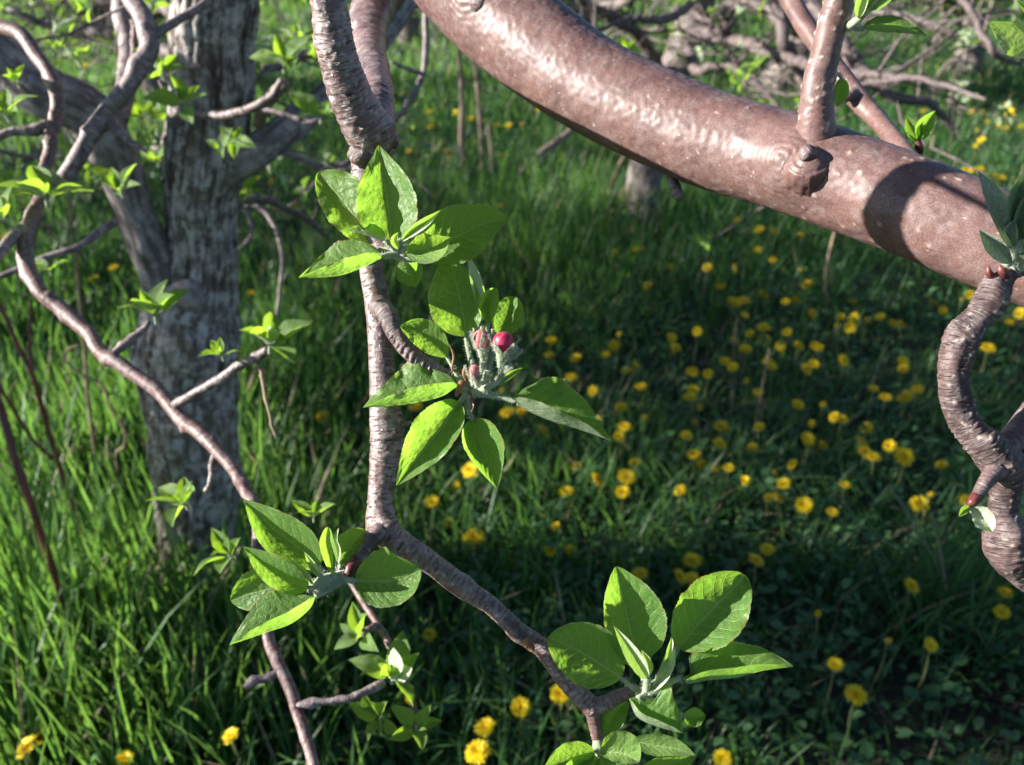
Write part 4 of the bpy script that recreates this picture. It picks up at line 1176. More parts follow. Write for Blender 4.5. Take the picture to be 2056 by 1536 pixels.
def side_twigs(parent, st, n, seed, mat, length=(0.08, 0.25), r=(0.0018, 0.004), leafy=0.5, lsize=0.03, droop=0.0):
    """thin kinked twigs off a branch, forking once or twice, tapering, some with young leaves at the ends"""
    rng = random.Random(seed)
    pts = catmull([V(a[0], a[1], a[2]) for a in st], 12)

    def kinked(p, dr, L, m):
        q = [p]
        for s in range(m):
            k = dr + np.array([rng.gauss(0, 0.32), rng.gauss(0, 0.32), rng.gauss(0.03, 0.28)])
            k /= np.linalg.norm(k)
            e = p + k * L / m * rng.uniform(0.7, 1.3)
            q += [p * 0.08 + e * 0.92, e]
            p = e
        return q, k
    for k in range(n):
        i = rng.randrange(3, len(pts) - 1)
        p0 = pts[i]
        dr = np.array([rng.gauss(0, 1), rng.gauss(0, 0.8), rng.gauss(0.35 - droop, 0.7)])
        dr /= np.linalg.norm(dr)
        L = rng.uniform(*length)
        rr = rng.uniform(*r) * 0.8
        q, e = kinked(p0, dr, L, 4)
        mb = MB()
        tube(mb, q, np.linspace(rr, rr * 0.42, len(q)), 6, 0.012, (0.15, 60), seed=k)
        ends = [(q[-1], e)]
        for _ in range(rng.randint(1, 3)):
            j = rng.randrange(2, len(q) - 1)
            d2 = dr + np.array([rng.gauss(0, 0.9), rng.gauss(0, 0.9), rng.gauss(0.1, 0.7)])
            d2 /= np.linalg.norm(d2)
            q2, e2 = kinked(q[j], d2, L * rng.uniform(0.25, 0.6), 3)
            tube(mb, q2, np.linspace(rr * 0.55, rr * 0.25, len(q2)), 5, 0.012, (0.15, 60), seed=k)
            ends.append((q2[-1], e2))
        mb.obj('twig', M[mat], parent, p0)
        for (pe, de) in ends:
            if rng.random() < leafy:
                cluster(parent, pe + de * 0.004, lsize * rng.uniform(0.7, 1.2), rng.randint(4, 6), seed * 31 + k, de, pe)


# ------------------------------------------------------------------ the grey apple tree on the left
ltree = tree
TR = [(412, 1330, TY, 150), (406, 1235, TY, 106), (402, 1130, TY, 80), (398, 1000, TY, 79), (388, 880, TY, 88), (375, 760, TY, 97), (380, 650, TY, 96), (398, 560, TY, 74), (405, 490, TY, 66), (404, 400, TY, 67), (414, 330, TY, 82), (420, 250, TY, 80), (427, 150, TY, 78), (430, 50, TY, 82), (440, -80, TY, 84),
      (470, -300, TY, 80), (540, -600, TY + .1, 66), (640, -1000, TY + .2, 45)]
vwood(ltree, 'trunk', TR, 'old', 150, 0.004, lump=(0.10, 14), furrow=(0.0042, 4.6, 13.0), fine=(0.02, 160), bumps=[(0.40, 3.4, 0.02, 0.035), (0.30, 2.7, 0.012, 0.03), (0.52, 3.2, 0.008, 0.03)], seed=41, label='pale flaking trunk with dark furrows')
vwood(ltree, 'limb', [(352, 700, TY + .02, 40), (345, 640, TY, 52), (330, 560, TY - .02, 46), (290, 470, TY - .04, 40), (262, 400, TY - .05, 38), (238, 330, TY - .06, 42), (205, 262, TY - .07, 48), (160, 216, TY - .08, 49), (100, 190, TY - .1, 50), (40, 150, TY - .1, 52), (-40, 80, TY - .1, 48), (-200, -40, TY - .05, 40), (-500, -200, TY, 28)],
      'oldlimb', 64, 0.005, lump=(0.08, 22), furrow=(0.0012, 4.0, 9.0), fine=(0.02, 160), bumps=[(0.40, 2.4, 0.008, 0.015), (0.24, 3.0, 0.006, 0.012)], seed=42, label='crooked limb bending left off the grey trunk')
vwood(ltree, 'limb', [(440, 345, TY, 40), (500, 312, TY - .01, 38), (548, 280, TY, 34), (600, 240, TY + .03, 32), (660, 190, TY + .06, 28), (740, 110, TY + .12, 24), (830, -20, TY + .2, 20), (900, -200, TY + .3, 14)], 'oldlimb', 36, 0.006, lump=(0.08, 22), fine=(0.02, 90), seed=43, label='smooth grey limb rising right from the grey trunk')
vwood(ltree, 'knot', [(388, 590, TY - .02, 40), (384, 590, TY - .05, 38), (382, 588, TY - .075, 26)], 'oldlimb', 30, 0.004, lump=(0.1, 60), seed=44)
vwood(ltree, 'dead_stub', [(520, 250, TY - .02, 12), (530, 215, TY - .05, 13), (560, 180, TY - .07, 12), (575, 165, TY - .08, 9)], 'deadwood', 14, 0.004, lump=(0.2, 60), seed=45)

JB = [(-420, -60, 1.15, 26), (-200, 10, 1.08, 22), (-60, 22, 1.02, 18), (0, 48, 1.0, 15), (51, 85, .99, 14.5), (92, 136, .98, 14), (109, 204, .98, 13.5), (99, 272, .97, 13), (99, 327, .96, 12.5), (84, 390, .94, 13), (62, 443, .92, 16), (52, 500, .90, 16), (66, 565, .89, 15), (112, 622, .88, 15), (200, 692, .86, 14.5),
      (300, 778, .84, 14), (345, 822, .83, 14), (430, 905, .80, 13), (495, 980, .78, 13), (520, 1040, .76, 12.5), (522, 1130, .74, 12), (545, 1280, .70, 12), (575, 1370, .68, 12.5), (610, 1462, .66, 12.5), (632, 1540, .64, 11.5), (655, 1640, .62, 8), (690, 1760, .6, 4)]


def jw(name, st, mat, parent=ltree, segs=18, ds=0.003, label=None, **kw):
    mb = MB()
    kw.setdefault('wild', 0.003)
    kw.setdefault('bumps', [(rngb.uniform(.1, .98), rngb.uniform(1, 5.3), rngb.uniform(.0008, .002), rngb.uniform(.0015, .003)) for _ in range(9)])
    tube(mb, [P(*a[:3]) for a in st], [a[3] * a[2] / FPX for a in st], segs, ds, **kw)
    o = mb.obj(name, M[mat], parent, P(*st[0][:3]))
    if label:
        o['label'] = label
    return o


def jd(y):
    ys = [a[1] for a in JB[10:]]
    return float(np.interp(y, ys, [a[2] for a in JB[10:]]))


jw('long_branch', JB, 'young', segs=28, ds=0.0022, lump=(0.07, 60), fine=(0.02, 400), rings=[(0.25, 0.95, 0.02, 0.0004, 0.0012)], bumps=[(0.445, 3, 0.002, 0.004), (0.63, 2, 0.002, 0.004)] + [(rngb.uniform(.15, .98), rngb.uniform(1, 5.3), rngb.uniform(.0012, .0032), rngb.uniform(.0022, .004)) for _ in range(46)], seed=51, wild=0.004, label='long thin reddish branch sweeping down in front of the grey trunk')
jw('twig', [(64, 442, .92, 13), (32, 475, .90, 12), (0, 507, .88, 11), (-70, 560, .85, 8)], 'gray_twig', seed=52)
jw('twig', [(97, 250, .972, 12), (60, 262, .965, 10), (20, 262, .96, 9), (-30, 290, .95, 7)], 'gray_twig', seed=53)
jw('twig', [(342, 818, .83, 9), (375, 800, .82, 10), (400, 785, .815, 9), (440, 762, .805, 9), (480, 735, .80, 9.5), (522, 712, .795, 10), (536, 702, .79, 7)], 'gray_twig', segs=20, ds=0.0016, lump=(0.1, 120), rings=[(0, 1, 0.006, 0.0006, 0.0008)], seed=54, label='short sunlit twig with two leaf clusters in front of the grey trunk')
jw('dry_twig', [(516, 722, .80, 4), (530, 765, .80, 3.5), (545, 820, .80, 3), (556, 880, .80, 2)], 'straw', segs=8, seed=55)
jw('twig', [(432, 912, .80, 8), (424, 945, .795, 6), (412, 988, .79, 5)], 'gray_twig', segs=10, seed=56)
jw('twig', [(225, 712, .855, 8), (250, 688, .86, 8), (285, 660, .87, 7), (300, 645, .87, 5)], 'gray_twig', segs=10, seed=57)
jw('twig', [(565, 1336, .69, 8), (530, 1358, .685, 6.5), (492, 1382, .68, 6)], 'gray_twig', segs=12, seed=58)
jw('twig', [(596, 1418, .668, 7), (640, 1412, .67, 7), (700, 1398, .675, 7), (740, 1382, .68, 9), (772, 1370, .685, 8)], 'gray_twig', segs=14, rings=[(0.6, 1, 0.004, 0.0006, 0.0007)], seed=59)
jw('twig', [(690, 1150, .74, 6), (740, 1220, .72, 7), (762, 1260, .71, 7), (785, 1312, .70, 7), (812, 1372, .70, 6), (832, 1440, .70, 5), (845, 1500, .70, 3)], 'young', segs=12, seed=60)
jw('twig', [(690, 1150, .74, 6), (640, 1110, .75, 6), (575, 1085, .755, 7), (524, 1075, .755, 8)], 'gray_twig', segs=12, seed=64)
jw('twig', [(752, 1256, .712, 4), (740, 1268, .705, 4), (726, 1276, .70, 3)], 'young', segs=8, seed=61)
# the branch that crosses above, with its cut end
jw('cut_branch', [(120, -260, 1.20, 24), (238, -50, 1.06, 20), (272, 15, 1.03, 19), (301, 66, 1.01, 19), (296, 104, 1.0, 19), (240, 190, 1.0, 18), (188, 264, 1.0, 17), (150, 325, 1.0, 16.5), (129, 357, 1.0, 16)], 'gray_twig', segs=26, ds=0.004, lump=(0.08, 50), bumps=[(0.42, 2.2, 0.006, 0.01), (0.75, 3.6, 0.004, 0.006)] + [(rngb.uniform(.15, .98), rngb.uniform(1, 5.3), rngb.uniform(.0015, .004), rngb.uniform(.003, .005)) for _ in range(16)], seed=62, wild=0.004, label='smooth branch crossing down left to a clean cut end')
jw('twig', [(302, 75, 1.01, 10), (345, 50, 1.02, 9), (400, 15, 1.04, 8), (450, -20, 1.06, 7)], 'gray_twig', segs=12, seed=63)
jw('twig', [(208, 240, 1.0, 7), (245, 272, 1.0, 6), (270, 292, 1.0, 5), (296, 306, 1.0, 3)], 'gray_twig', segs=10, seed=65)
jw('branch', [(226, -160, 1.55, 20), (246, 20, 1.52, 20), (258, 90, 1.5, 19), (256, 150, 1.46, 19), (236, 240, 1.4, 22)], 'gray_twig', segs=20, ds=0.004, seed=66)
jw('twig', [(258, 130, 1.47, 9), (275, 100, 1.46, 8), (268, 40, 1.46, 8)], 'young', segs=10, seed=67)
jw('twig', [(360, 230, 1.36, 8), (430, 232, 1.34, 9), (480, 226, 1.32, 9), (530, 205, 1.3, 9), (566, 160, 1.28, 6)], 'gray_twig', segs=12, seed=68)
jw('twig', [(500, 215, 1.31, 5), (560, 225, 1.3, 6), (620, 245, 1.3, 5), (640, 240, 1.3, 4)], 'gray_twig', segs=10, seed=69)
jw('twig', [(860, -60, 1.9, 9), (855, 30, 1.9, 7), (850, 138, 1.9, 7), (822, 205, 1.9, 6), (800, 236, 1.9, 6), (740, 260, 1.9, 5)], 'gray_twig', segs=10, ds=0.006, seed=70)
jw('twig', [(846, 146, 1.9, 5), (820, 138, 1.88, 4), (784, 126, 1.86, 3)], 'gray_twig', segs=8, seed=71)
jw('twig', [(700, 330, 2.0, 8), (650, 335, 1.98, 8), (600, 318, 1.96, 7), (560, 305, 1.94, 8)], 'gray_twig', segs=10, ds=0.006, seed=72)
jw('twig', [(555, 640, 1.85, 3), (565, 520, 1.85, 4), (545, 450, 1.86, 5), (520, 415, 1.87, 6), (470, 395, 1.88, 8)], 'gray_twig', segs=8, seed=73)
jw('twig', [(480, 500, 1.86, 4), (505, 470, 1.87, 5), (498, 430, 1.88, 5), (470, 400, 1.88, 6)], 'gray_twig', segs=8, seed=74)
jw('twig', [(230, 445, 1.25, 9), (170, 490, 1.22, 7), (100, 515, 1.2, 7), (0, 558, 1.18, 6), (-60, 580, 1.17, 5)], 'gray_twig', segs=10, seed=75)

CL = [  # px, py, depth, size px, leaves, axis
    (92, 398, .915, 78, 8, (-.1, .2, 1)), (372, 1012, .775, 70, 8, (-.2, -.1, .9)), (312, 636, .855, 80, 8, (.1, -.2, .9)), (446, 716, .80, 46, 6, (-.1, -.1, 1)), (542, 694, .785, 84, 8, (.15, -.1, .9)),
    (462, 1118, .74, 66, 7, (-.4, -.2, .8)), (630, 1040, .74, 46, 5, (.1, 0, 1)), (728, 1276, .70, 60, 7, (-.4, -.3, .6)), (790, 1362, .685, 84, 7, (.2, -.2, .9)), (765, 1440, .69, 62, 6, (-.2, -.4, .5)),
    (836, 1462, .69, 60, 6, (.1, -.4, .6)), (327, 150, 1.2, 62, 7, (0, -.3, .9)), (372, 215, 1.25, 70, 7, (0, -.3, .9)), (570, 130, 1.25, 78, 7, (.1, -.3, 1)), (645, 236, 1.25, 64, 6, (.2, -.3, .7)),
    (243, 385, 1.1, 62, 7, (0, -.3, .9)), (316, 328, 1.2, 44, 5, (0, -.3, 1)), (487, 405, 1.6, 58, 6, (.1, -.3, 1)), (12, 232, .95, 66, 6, (-.2, -.2, .9)), (36, 168, .96, 44, 5, (-.1, -.2, 1)), (10, 440, .9, 60, 6, (-.5, -.1, .8)),
    (106, 100, 1.6, 50, 5, (0, 0, 1)), (600, 90, 1.7, 50, 6, (.1, 0, 1)), (100, 545, 1.1, 44, 5, (0, -.2, 1)), (445, 300, 1.3, 40, 5, (0, -.4, .8))]
CLAB = {0: 'leaf cluster where the long thin branch bends at the left edge', 4: 'bright leaf cluster at the tip of the sunlit twig', 2: 'shaded leaf cluster in front of the grey trunk', 8: 'bright leaf cluster with a glaring white leaf near the bottom'}
for i, (px, py, dd, sz, n, ax) in enumerate(CL):
    c = P(px, py, dd)
    co = cluster(ltree, c, sz * dd / FPX, n, 300 + i, ax, None, CLAB.get(i))
    if i == 8:      # two leaves of it stand square to the sun
        leaf(co, [(786, 1364), (788, 1340), (790, 1300)], 14, 20, .684, .676, (.010, -.018), .45, 'leaf_young', True, seed=141)
        leaf(co, [(788, 1364), (800, 1352), (828, 1342)], 18, 20, .683, .662, (-.002, -.004), .45, 'leaf_young', True, seed=142)
side_twigs(ltree, [(100, 190, TY - .1), (40, 150, TY - .1), (-40, 80, TY - .1), (-200, -40, TY)], 10, 5, 'gray_twig', (0.1, 0.3), leafy=0.6)
side_twigs(ltree, [(500, 312, TY), (600, 240, TY + .03), (740, 110, TY + .12), (830, -20, TY + .2)], 9, 6, 'gray_twig', (0.1, 0.28), leafy=0.6)
side_twigs(ltree, [(430, 50, TY), (440, -80, TY), (470, -300, TY), (540, -600, TY)], 12, 7, 'gray_twig', (0.2, 0.5), (0.003, 0.006), leafy=0.6)
side_twigs(ltree, [(100, 40, 2.2), (220, 60, 2.3), (330, 20, 2.2)], 9, 8, 'gray_twig', (0.1, 0.3), leafy=0.7, lsize=0.035)

# thin branches of the same tree reaching back behind the trunk
for i, (br, n) in enumerate((([(400, 130, TY, 16), (330, 100, TY + .4, 14), (240, 70, TY + .8, 12), (130, 60, TY + 1.2, 9), (20, 20, TY + 1.5, 6)], 15),
                            ([(440, 180, TY, 14), (520, 150, TY + .3, 12), (590, 120, TY + .6, 10), (680, 100, TY + .9, 8), (800, 60, TY + 1.2, 5)], 13),
                            ([(380, 330, TY, 12), (300, 300, TY + .3, 10), (200, 300, TY + .5, 8), (90, 320, TY + .7, 6), (-20, 300, TY + .8, 4)], 10),
                            ([(450, 420, TY, 10), (520, 400, TY + .2, 8), (600, 430, TY + .3, 6), (660, 480, TY + .35, 4)], 7),
                            ([(420, 60, TY, 14), (300, 10, TY + .6, 12), (160, 0, TY + 1.1, 9), (40, -40, TY + 1.5, 6)], 12))):
    vwood(ltree, 'branch', br, 'far_twig', 10, 0.012, lump=(0.12, 30), seed=90 + i)
    side_twigs(ltree, br, n, 70 + i, 'far_twig', (0.12, 0.42), (0.002, 0.0042), leafy=0.42, lsize=0.032)

# ------------------------------------------------------------------ the apple tree behind the limb
b0 = G(1288, 445)
BY = float(b0[1])
btree = empty('apple_tree', (b0[0], b0[1], -0.03), 'small leaning apple tree with tangled bare branches beyond the thick limb', 'apple tree')
vwood(btree, 'trunk', [(1286, 480, BY, 46), (1288, 430, BY, 40), (1292, 380, BY, 36), (1305, 300, BY, 33), (1345, 170, BY, 32), (1388, 60, BY, 34), (1410, -40, BY, 32), (1450, -200, BY, 26), (1480, -420, BY, 18)], 'far', 30, 0.012, lump=(0.12, 9), fine=(0.05, 40), seed=81)
b1 = [(1390, 60, BY, 18), (1440, 70, BY - .2, 16), (1461, 44, BY - .4, 13), (1476, 10, BY - .5, 12), (1509, 6, BY - .6, 12), (1558, 27, BY - .7, 13), (1575, 78, BY - .8, 13), (1588, 114, BY - .8, 12), (1610, 156, BY - .85, 10), (1640, 240, BY - .9, 8)]
vwood(btree, 'branch', b1, 'far_twig', 18, 0.01, lump=(0.1, 20), seed=82, label='hooked pale branch arching over at the top')
b2 = [(1400, -30, BY, 20), (1500, -40, BY - .3, 18), (1620, 10, BY - .7, 15), (1696, 88, BY - .9, 12), (1730, 130, BY - 1.0, 11), (1765, 177, BY - 1.05, 11), (1809, 198, BY - 1.1, 11), (1867, 210, BY - 1.1, 9), (1914, 260, BY - 1.1, 5)]
vwood(btree, 'branch', b2, 'far_twig', 18, 0.01, lump=(0.1, 20), seed=83)
b3 = [(1620, 30, BY - .6, 10), (1696, 112, BY - .8, 9), (1728, 160, BY - .85, 8), (1745, 210, BY - .9, 6)]
vwood(btree, 'branch', b3, 'young', 12, 0.01, seed=84)
b4 = [(1380, 80, BY, 12), (1400, 140, BY - .2, 10), (1450, 130, BY - .3, 9), (1492, 150, BY - .4, 8), (1547, 194, BY - .45, 6), (1570, 230, BY - .5, 4)]
vwood(btree, 'branch', b4, 'far_twig', 12, 0.01, seed=85)
b5 = [(1400, 27, BY - .2, 8), (1440, 66, BY - .3, 6), (1465, 100, BY - .35, 5), (1500, 180, BY - .4, 4)]
vwood(btree, 'branch', b5, 'far_twig', 10, 0.01, seed=86)
b6 = [(1860, -150, BY - 1.2, 9), (1935, 0, BY - 1.5, 8), (1962, 46, BY - 1.55, 8), (1982, 95, BY - 1.6, 7), (2013, 120, BY - 1.6, 5), (2050, 130, BY - 1.6, 4)]
vwood(btree, 'branch', b6, 'far_twig', 12, 0.01, seed=87)
b6b = [(1480, -420, BY, 18), (1600, -380, BY - .5, 15), (1740, -280, BY - .9, 12), (1860, -150, BY - 1.2, 9)]
vwood(btree, 'branch', b6b, 'far_twig', 12, 0.012, seed=88)
b8 = [(1388, 60, BY, 16), (1500, 90, BY - .5, 13), (1620, 130, BY - 1.0, 11), (1740, 150, BY - 1.4, 8), (1850, 160, BY - 1.7, 6), (1980, 200, BY - 1.9, 4)]
vwood(btree, 'branch', b8, 'far_twig', 12, 0.01, seed=97)
b9 = [(1410, -40, BY, 16), (1380, 10, BY - .6, 12), (1330, 40, BY - .9, 9), (1260, 40, BY - 1.1, 6), (1180, 70, BY - 1.2, 4)]
vwood(btree, 'branch', b9, 'far_twig', 12, 0.01, seed=98)
b7 = [(1345, 170, BY, 14), (1270, 60, BY - .2, 12), (1200, 20, BY - .3, 10), (1165, -10, BY - .35, 9), (1120, -80, BY - .4, 7)]
vwood(btree, 'branch', b7, 'far_twig', 12, 0.01, seed=89)
for i, (b, n) in enumerate(((b1, 10), (b2, 14), (b3, 5), (b4, 11), (b5, 6), (b6, 6), (b7, 9), (b8, 16), (b9, 9), ([(1388, 60, BY), (1410, -40, BY), (1450, -200, BY)], 10))):
    side_twigs(btree, b, n, 40 + i, 'far_twig', (0.2, 0.6), (0.003, 0.006), leafy=0.4, lsize=0.04)


# ------------------------------------------------------------------ other orchard trees, farther off
def orchard_tree(loc, h, seed, label, spread=1.3, leaves=500, group='apple trees farther off in the orchard', r0=0.09):
    rng = random.Random(seed)
    x, y = loc
    z = float(ground_z(x, y))
    t = empty('apple_tree', (x, y, z), label, 'apple tree', group)
    mb = MB()
    fork = np.array([x + rng.uniform(-.15, .15), y + rng.uniform(-.15, .15), z + h * 0.28])
    tube(mb, [(x, y, z - 0.15), (x, y, z + 0.02), (np.array([x, y, z]) + fork) / 2 + np.array([rng.uniform(-.05, .05), 0, 0]), fork], [r0 * 1.5, r0 * 1.15, r0, r0 * 0.95], 22, 0.03, (0.14, 8), (0.05, 40), seed=seed)
    mb.obj('trunk', M['far'], t, (x, y, z))
    lv = []
    for k in range(5):
        a = k * 1.256 + rng.uniform(-.4, .4)
        p, dr, q, L = fork.copy(), np.array([math.cos(a), math.sin(a), rng.uniform(.25, .9)]), [fork], spread * rng.uniform(.8, 1.2)
        mb = MB()
        for s in range(5):
            dr = dr / np.linalg.norm(dr)
            p = p + dr * L / 4
            q.append(p)
            dr = dr + np.array([rng.gauss(0, .35), rng.gauss(0, .35), rng.gauss(.02, .3)])
        tube(mb, q, [r0 * .62, r0 * .5, r0 * .4, r0 * .32, r0 * .22, r0 * .08], 10, 0.04, (0.12, 10), seed=seed + k)
        for s in range(13):
            i = rng.randrange(1, 6)
            e, dd, ll = q[i].copy(), np.array([rng.gauss(0, 1), rng.gauss(0, 1), rng.gauss(.15, .7)]), rng.uniform(.25, .8)
            w = [e]
            for u in range(4):
                dd = dd / np.linalg.norm(dd)
                e = e + dd * ll / 4
                w.append(e)
                dd = dd + np.array([rng.gauss(0, .35), rng.gauss(0, .35), rng.gauss(0, .3)])
                for _ in range(max(1, leaves // 260)):
                    lv.append(e + np.array([rng.gauss(0, .05), rng.gauss(0, .05), rng.gauss(0, .05)]))
            tube(mb, w, [.012, .010, .008, .006, .003], 5, 0.06, (0.1, 20), seed=s)
        mb.obj('limb', M['far'], t, fork)
    vs, tint = [], []
    for c in lv:
        for _ in range(4):
            cc = c + np.array([rng.gauss(0, .03), rng.gauss(0, .03), rng.gauss(0, .03)])
            a = np.array([rng.gauss(0, 1), rng.gauss(0, 1), rng.gauss(0, 1)]); a /= np.linalg.norm(a)
            b = np.cross(a, [rng.gauss(0, 1), rng.gauss(0, 1), rng.gauss(0, 1)]); b /= np.linalg.norm(b)
            s = rng.uniform(.022, .045)
            vs += [cc, cc + a * s * .5 + b * s * .28, cc + a * s, cc + a * s * .5 - b * s * .28]
            tint += [rng.uniform(0.2, 0.94)] * 4
    vs = np.array(vs) - np.array([x, y, z])
    n = len(vs) // 4
    me = mesh_np('leaves', vs, np.arange(n * 4), np.arange(n) * 4, False, None, {'tint': np.array(tint)})
    me.materials.append(M['hedge'])
    o = bpy.data.objects.new('leaves', me)
    place(o, t, (x, y, z))
    o['kind'] = 'stuff'
    return t


orchard_tree((2.6, 9.6), 2.8, 5, 'distant apple tree in the upper right behind the tangled branches', 1.5, 500)
orchard_tree((1.75, 6.4), 1.5, 15, 'low bushy apple tree behind the upright shoot at the top right', 1.0, 520, r0=0.11)
orchard_tree((0.55, 6.9), 1.6, 16, 'low apple tree at the top, above the middle of the limb', 1.0, 520, r0=0.10)
orchard_tree((3.3, 7.0), 1.6, 17, 'low apple tree in the top right corner', 1.1, 520, r0=0.10)
orchard_tree((-2.3, 6.2), 1.6, 18, 'low apple tree in the sunlit grass left of the grey trunk', 1.0, 520, r0=0.10)
orchard_tree((-0.9, 8.4), 2.8, 6, 'distant apple tree at the top behind the hanging branch', 1.4, 500)
orchard_tree((-4.2, 10.5), 2.8, 7, 'distant apple tree at the top left behind the grey trunk', 1.5, 500)
orchard_tree((6.5, 12.5), 2.8, 8, 'distant apple tree at the far right of the orchard', 1.5, 500)
orchard_tree((1.0, 13.5), 2.9, 9, 'farthest apple tree at the top of the picture', 1.6, 500)


# ------------------------------------------------------------------ shrubs added out of view on the left to shade the grass
def shade_shrub(x, y, h, zb, r, seed, label, n=2600):
    rng = random.Random(seed)
    nr = np.random.RandomState(seed)
    z = float(ground_z(x, y))
    t = empty('shade_shrub', (x, y, z), label, 'shade_shrub', 'shrubs added out of view on the left to cast shade')
    for k in range(7):
        mb = MB()
        a = rng.uniform(0, 6.28)
        e = np.array([x + math.cos(a) * r * .7, y + math.sin(a) * r * .7, z + h * rng.uniform(.7, .95)])
        b = np.array([x + math.cos(a) * .06, y + math.sin(a) * .06, z - .03])
        tube(mb, [b, b * .6 + e * .4 + np.array([0, 0, .1]), e], [.02, .014, .005], 7, 0.06, (0.12, 12), seed=k)
        mb.obj('stem', M['far'], t, b)
    c = nr.normal(0, 1, (n, 3))
    c /= np.linalg.norm(c, axis=1)[:, None]
    c *= (nr.uniform(0, 1, n) ** 0.45)[:, None]
    p = np.stack([x + c[:, 0] * r, y + c[:, 1] * r, z + (h + zb) / 2 + c[:, 2] * (h - zb) / 2], -1)
    keep = vnoise(p[:, 0] * 3.2, p[:, 1] * 3.2, p[:, 2] * 3.2 + seed) > -0.22
    p = p[keep]
    n = len(p)
    a = nr.normal(0, 1, (n, 3)); a /= np.linalg.norm(a, axis=1)[:, None]
    b = np.cross(a, nr.normal(0, 1, (n, 3))); b /= np.linalg.norm(b, axis=1)[:, None]
    s = nr.uniform(.04, .075, n)[:, None]
    vs = np.stack([p, p + a * s * .5 + b * s * .3, p + a * s, p + a * s * .5 - b * s * .3], 1).reshape(-1, 3) - np.array([x, y, z])
    me = mesh_np('crown', vs, np.arange(n * 4), np.arange(n) * 4, False, None, {'tint': np.repeat(nr.uniform(.1, .94, n), 4)})
    me.materials.append(M['hedge'])
    o = bpy.data.objects.new('crown', me)
    place(o, t, (x, y, z))
    o['kind'] = 'stuff'


for i, (x, y, h, zb, r, n) in enumerate(SHADE_SHRUBS):
    shade_shrub(x, y, h, zb, r, 60 + i, ('nearest', 'second', 'third', 'fourth', 'fifth', 'sixth', 'seventh', 'eighth', 'ninth')[i] + ' leafy shrub in the row left of the grey trunk', n)
# ------------------------------------------------------------------ canes, dry stalks and fallen wood
def gwood(name, st, mat, label, cat, group=None, segs=10, ds=0.01, ground=True, forks=()):
    """stations (px, py, world y, radius px); the last one is where it meets the ground"""
    pts = [V(a[0], a[1], a[2]) for a in st]
    rr = [px_size(a[3], q) for a, q in zip(st, pts)]
    if ground:
        g = G(st[-1][0], st[-1][1], -0.01)
        pts[-1] = g
        rr[-1] = px_size(st[-1][3], g)
        pts.append(g + np.array([0, 0, -0.06]))
        rr.append(rr[-1])
    mb = MB()
    tube(mb, pts, rr, segs, ds, (0.12, 30), seed=len(name) + len(st))
    for f in forks:
        fp = [V(a[0], a[1], a[2]) for a in f]
        tube(mb, fp, [px_size(a[3], q) for a, q in zip(f, fp)], segs, ds, (0.12, 30), seed=3)
    o = mb.obj(name, M[mat], None, pts[-1])
    return setp(o, label, cat, group)


def gy(px, py):
    return float(G(px, py)[1])


y1 = gy(186, 1452)
gwood('bramble_cane', [(-60, 660, y1 + .18, 8), (-25, 755, y1 + .14, 8), (5, 832, y1 + .10, 8), (30, 920, y1 + .07, 8), (65, 1020, y1 + .05, 8), (109, 1152, y1 + .03, 7.5), (163, 1322, y1, 7), (186, 1452, y1, 7)], 'cane', 'thick dark red bramble cane at the lower left edge', 'bramble cane', 'bramble canes at the lower left')
y2 = gy(222, 1290)
gwood('bramble_cane', [(-10, 600, y2 + .1, 4.5), (5, 625, y2 + .1, 4.5), (44, 711, y2 + .08, 5), (68, 762, y2 + .06, 5), (105, 892, y2 + .05, 5.5), (146, 1017, y2 + .03, 5.5), (191, 1169, y2 + .01, 5.5), (222, 1290, y2, 5.5)], 'cane', 'thin forked red bramble cane left of the grey trunk', 'bramble cane', 'bramble canes at the lower left',
      forks=([(62, 600, y2 + .12, 3), (60, 690, y2 + .09, 3.5), (66, 752, y2 + .06, 4)], [(-20, 745, y2 + .05, 4), (20, 810, y2 + .05, 4), (61, 877, y2 + .05, 4), (106, 922, y2 + .05, 4)]))
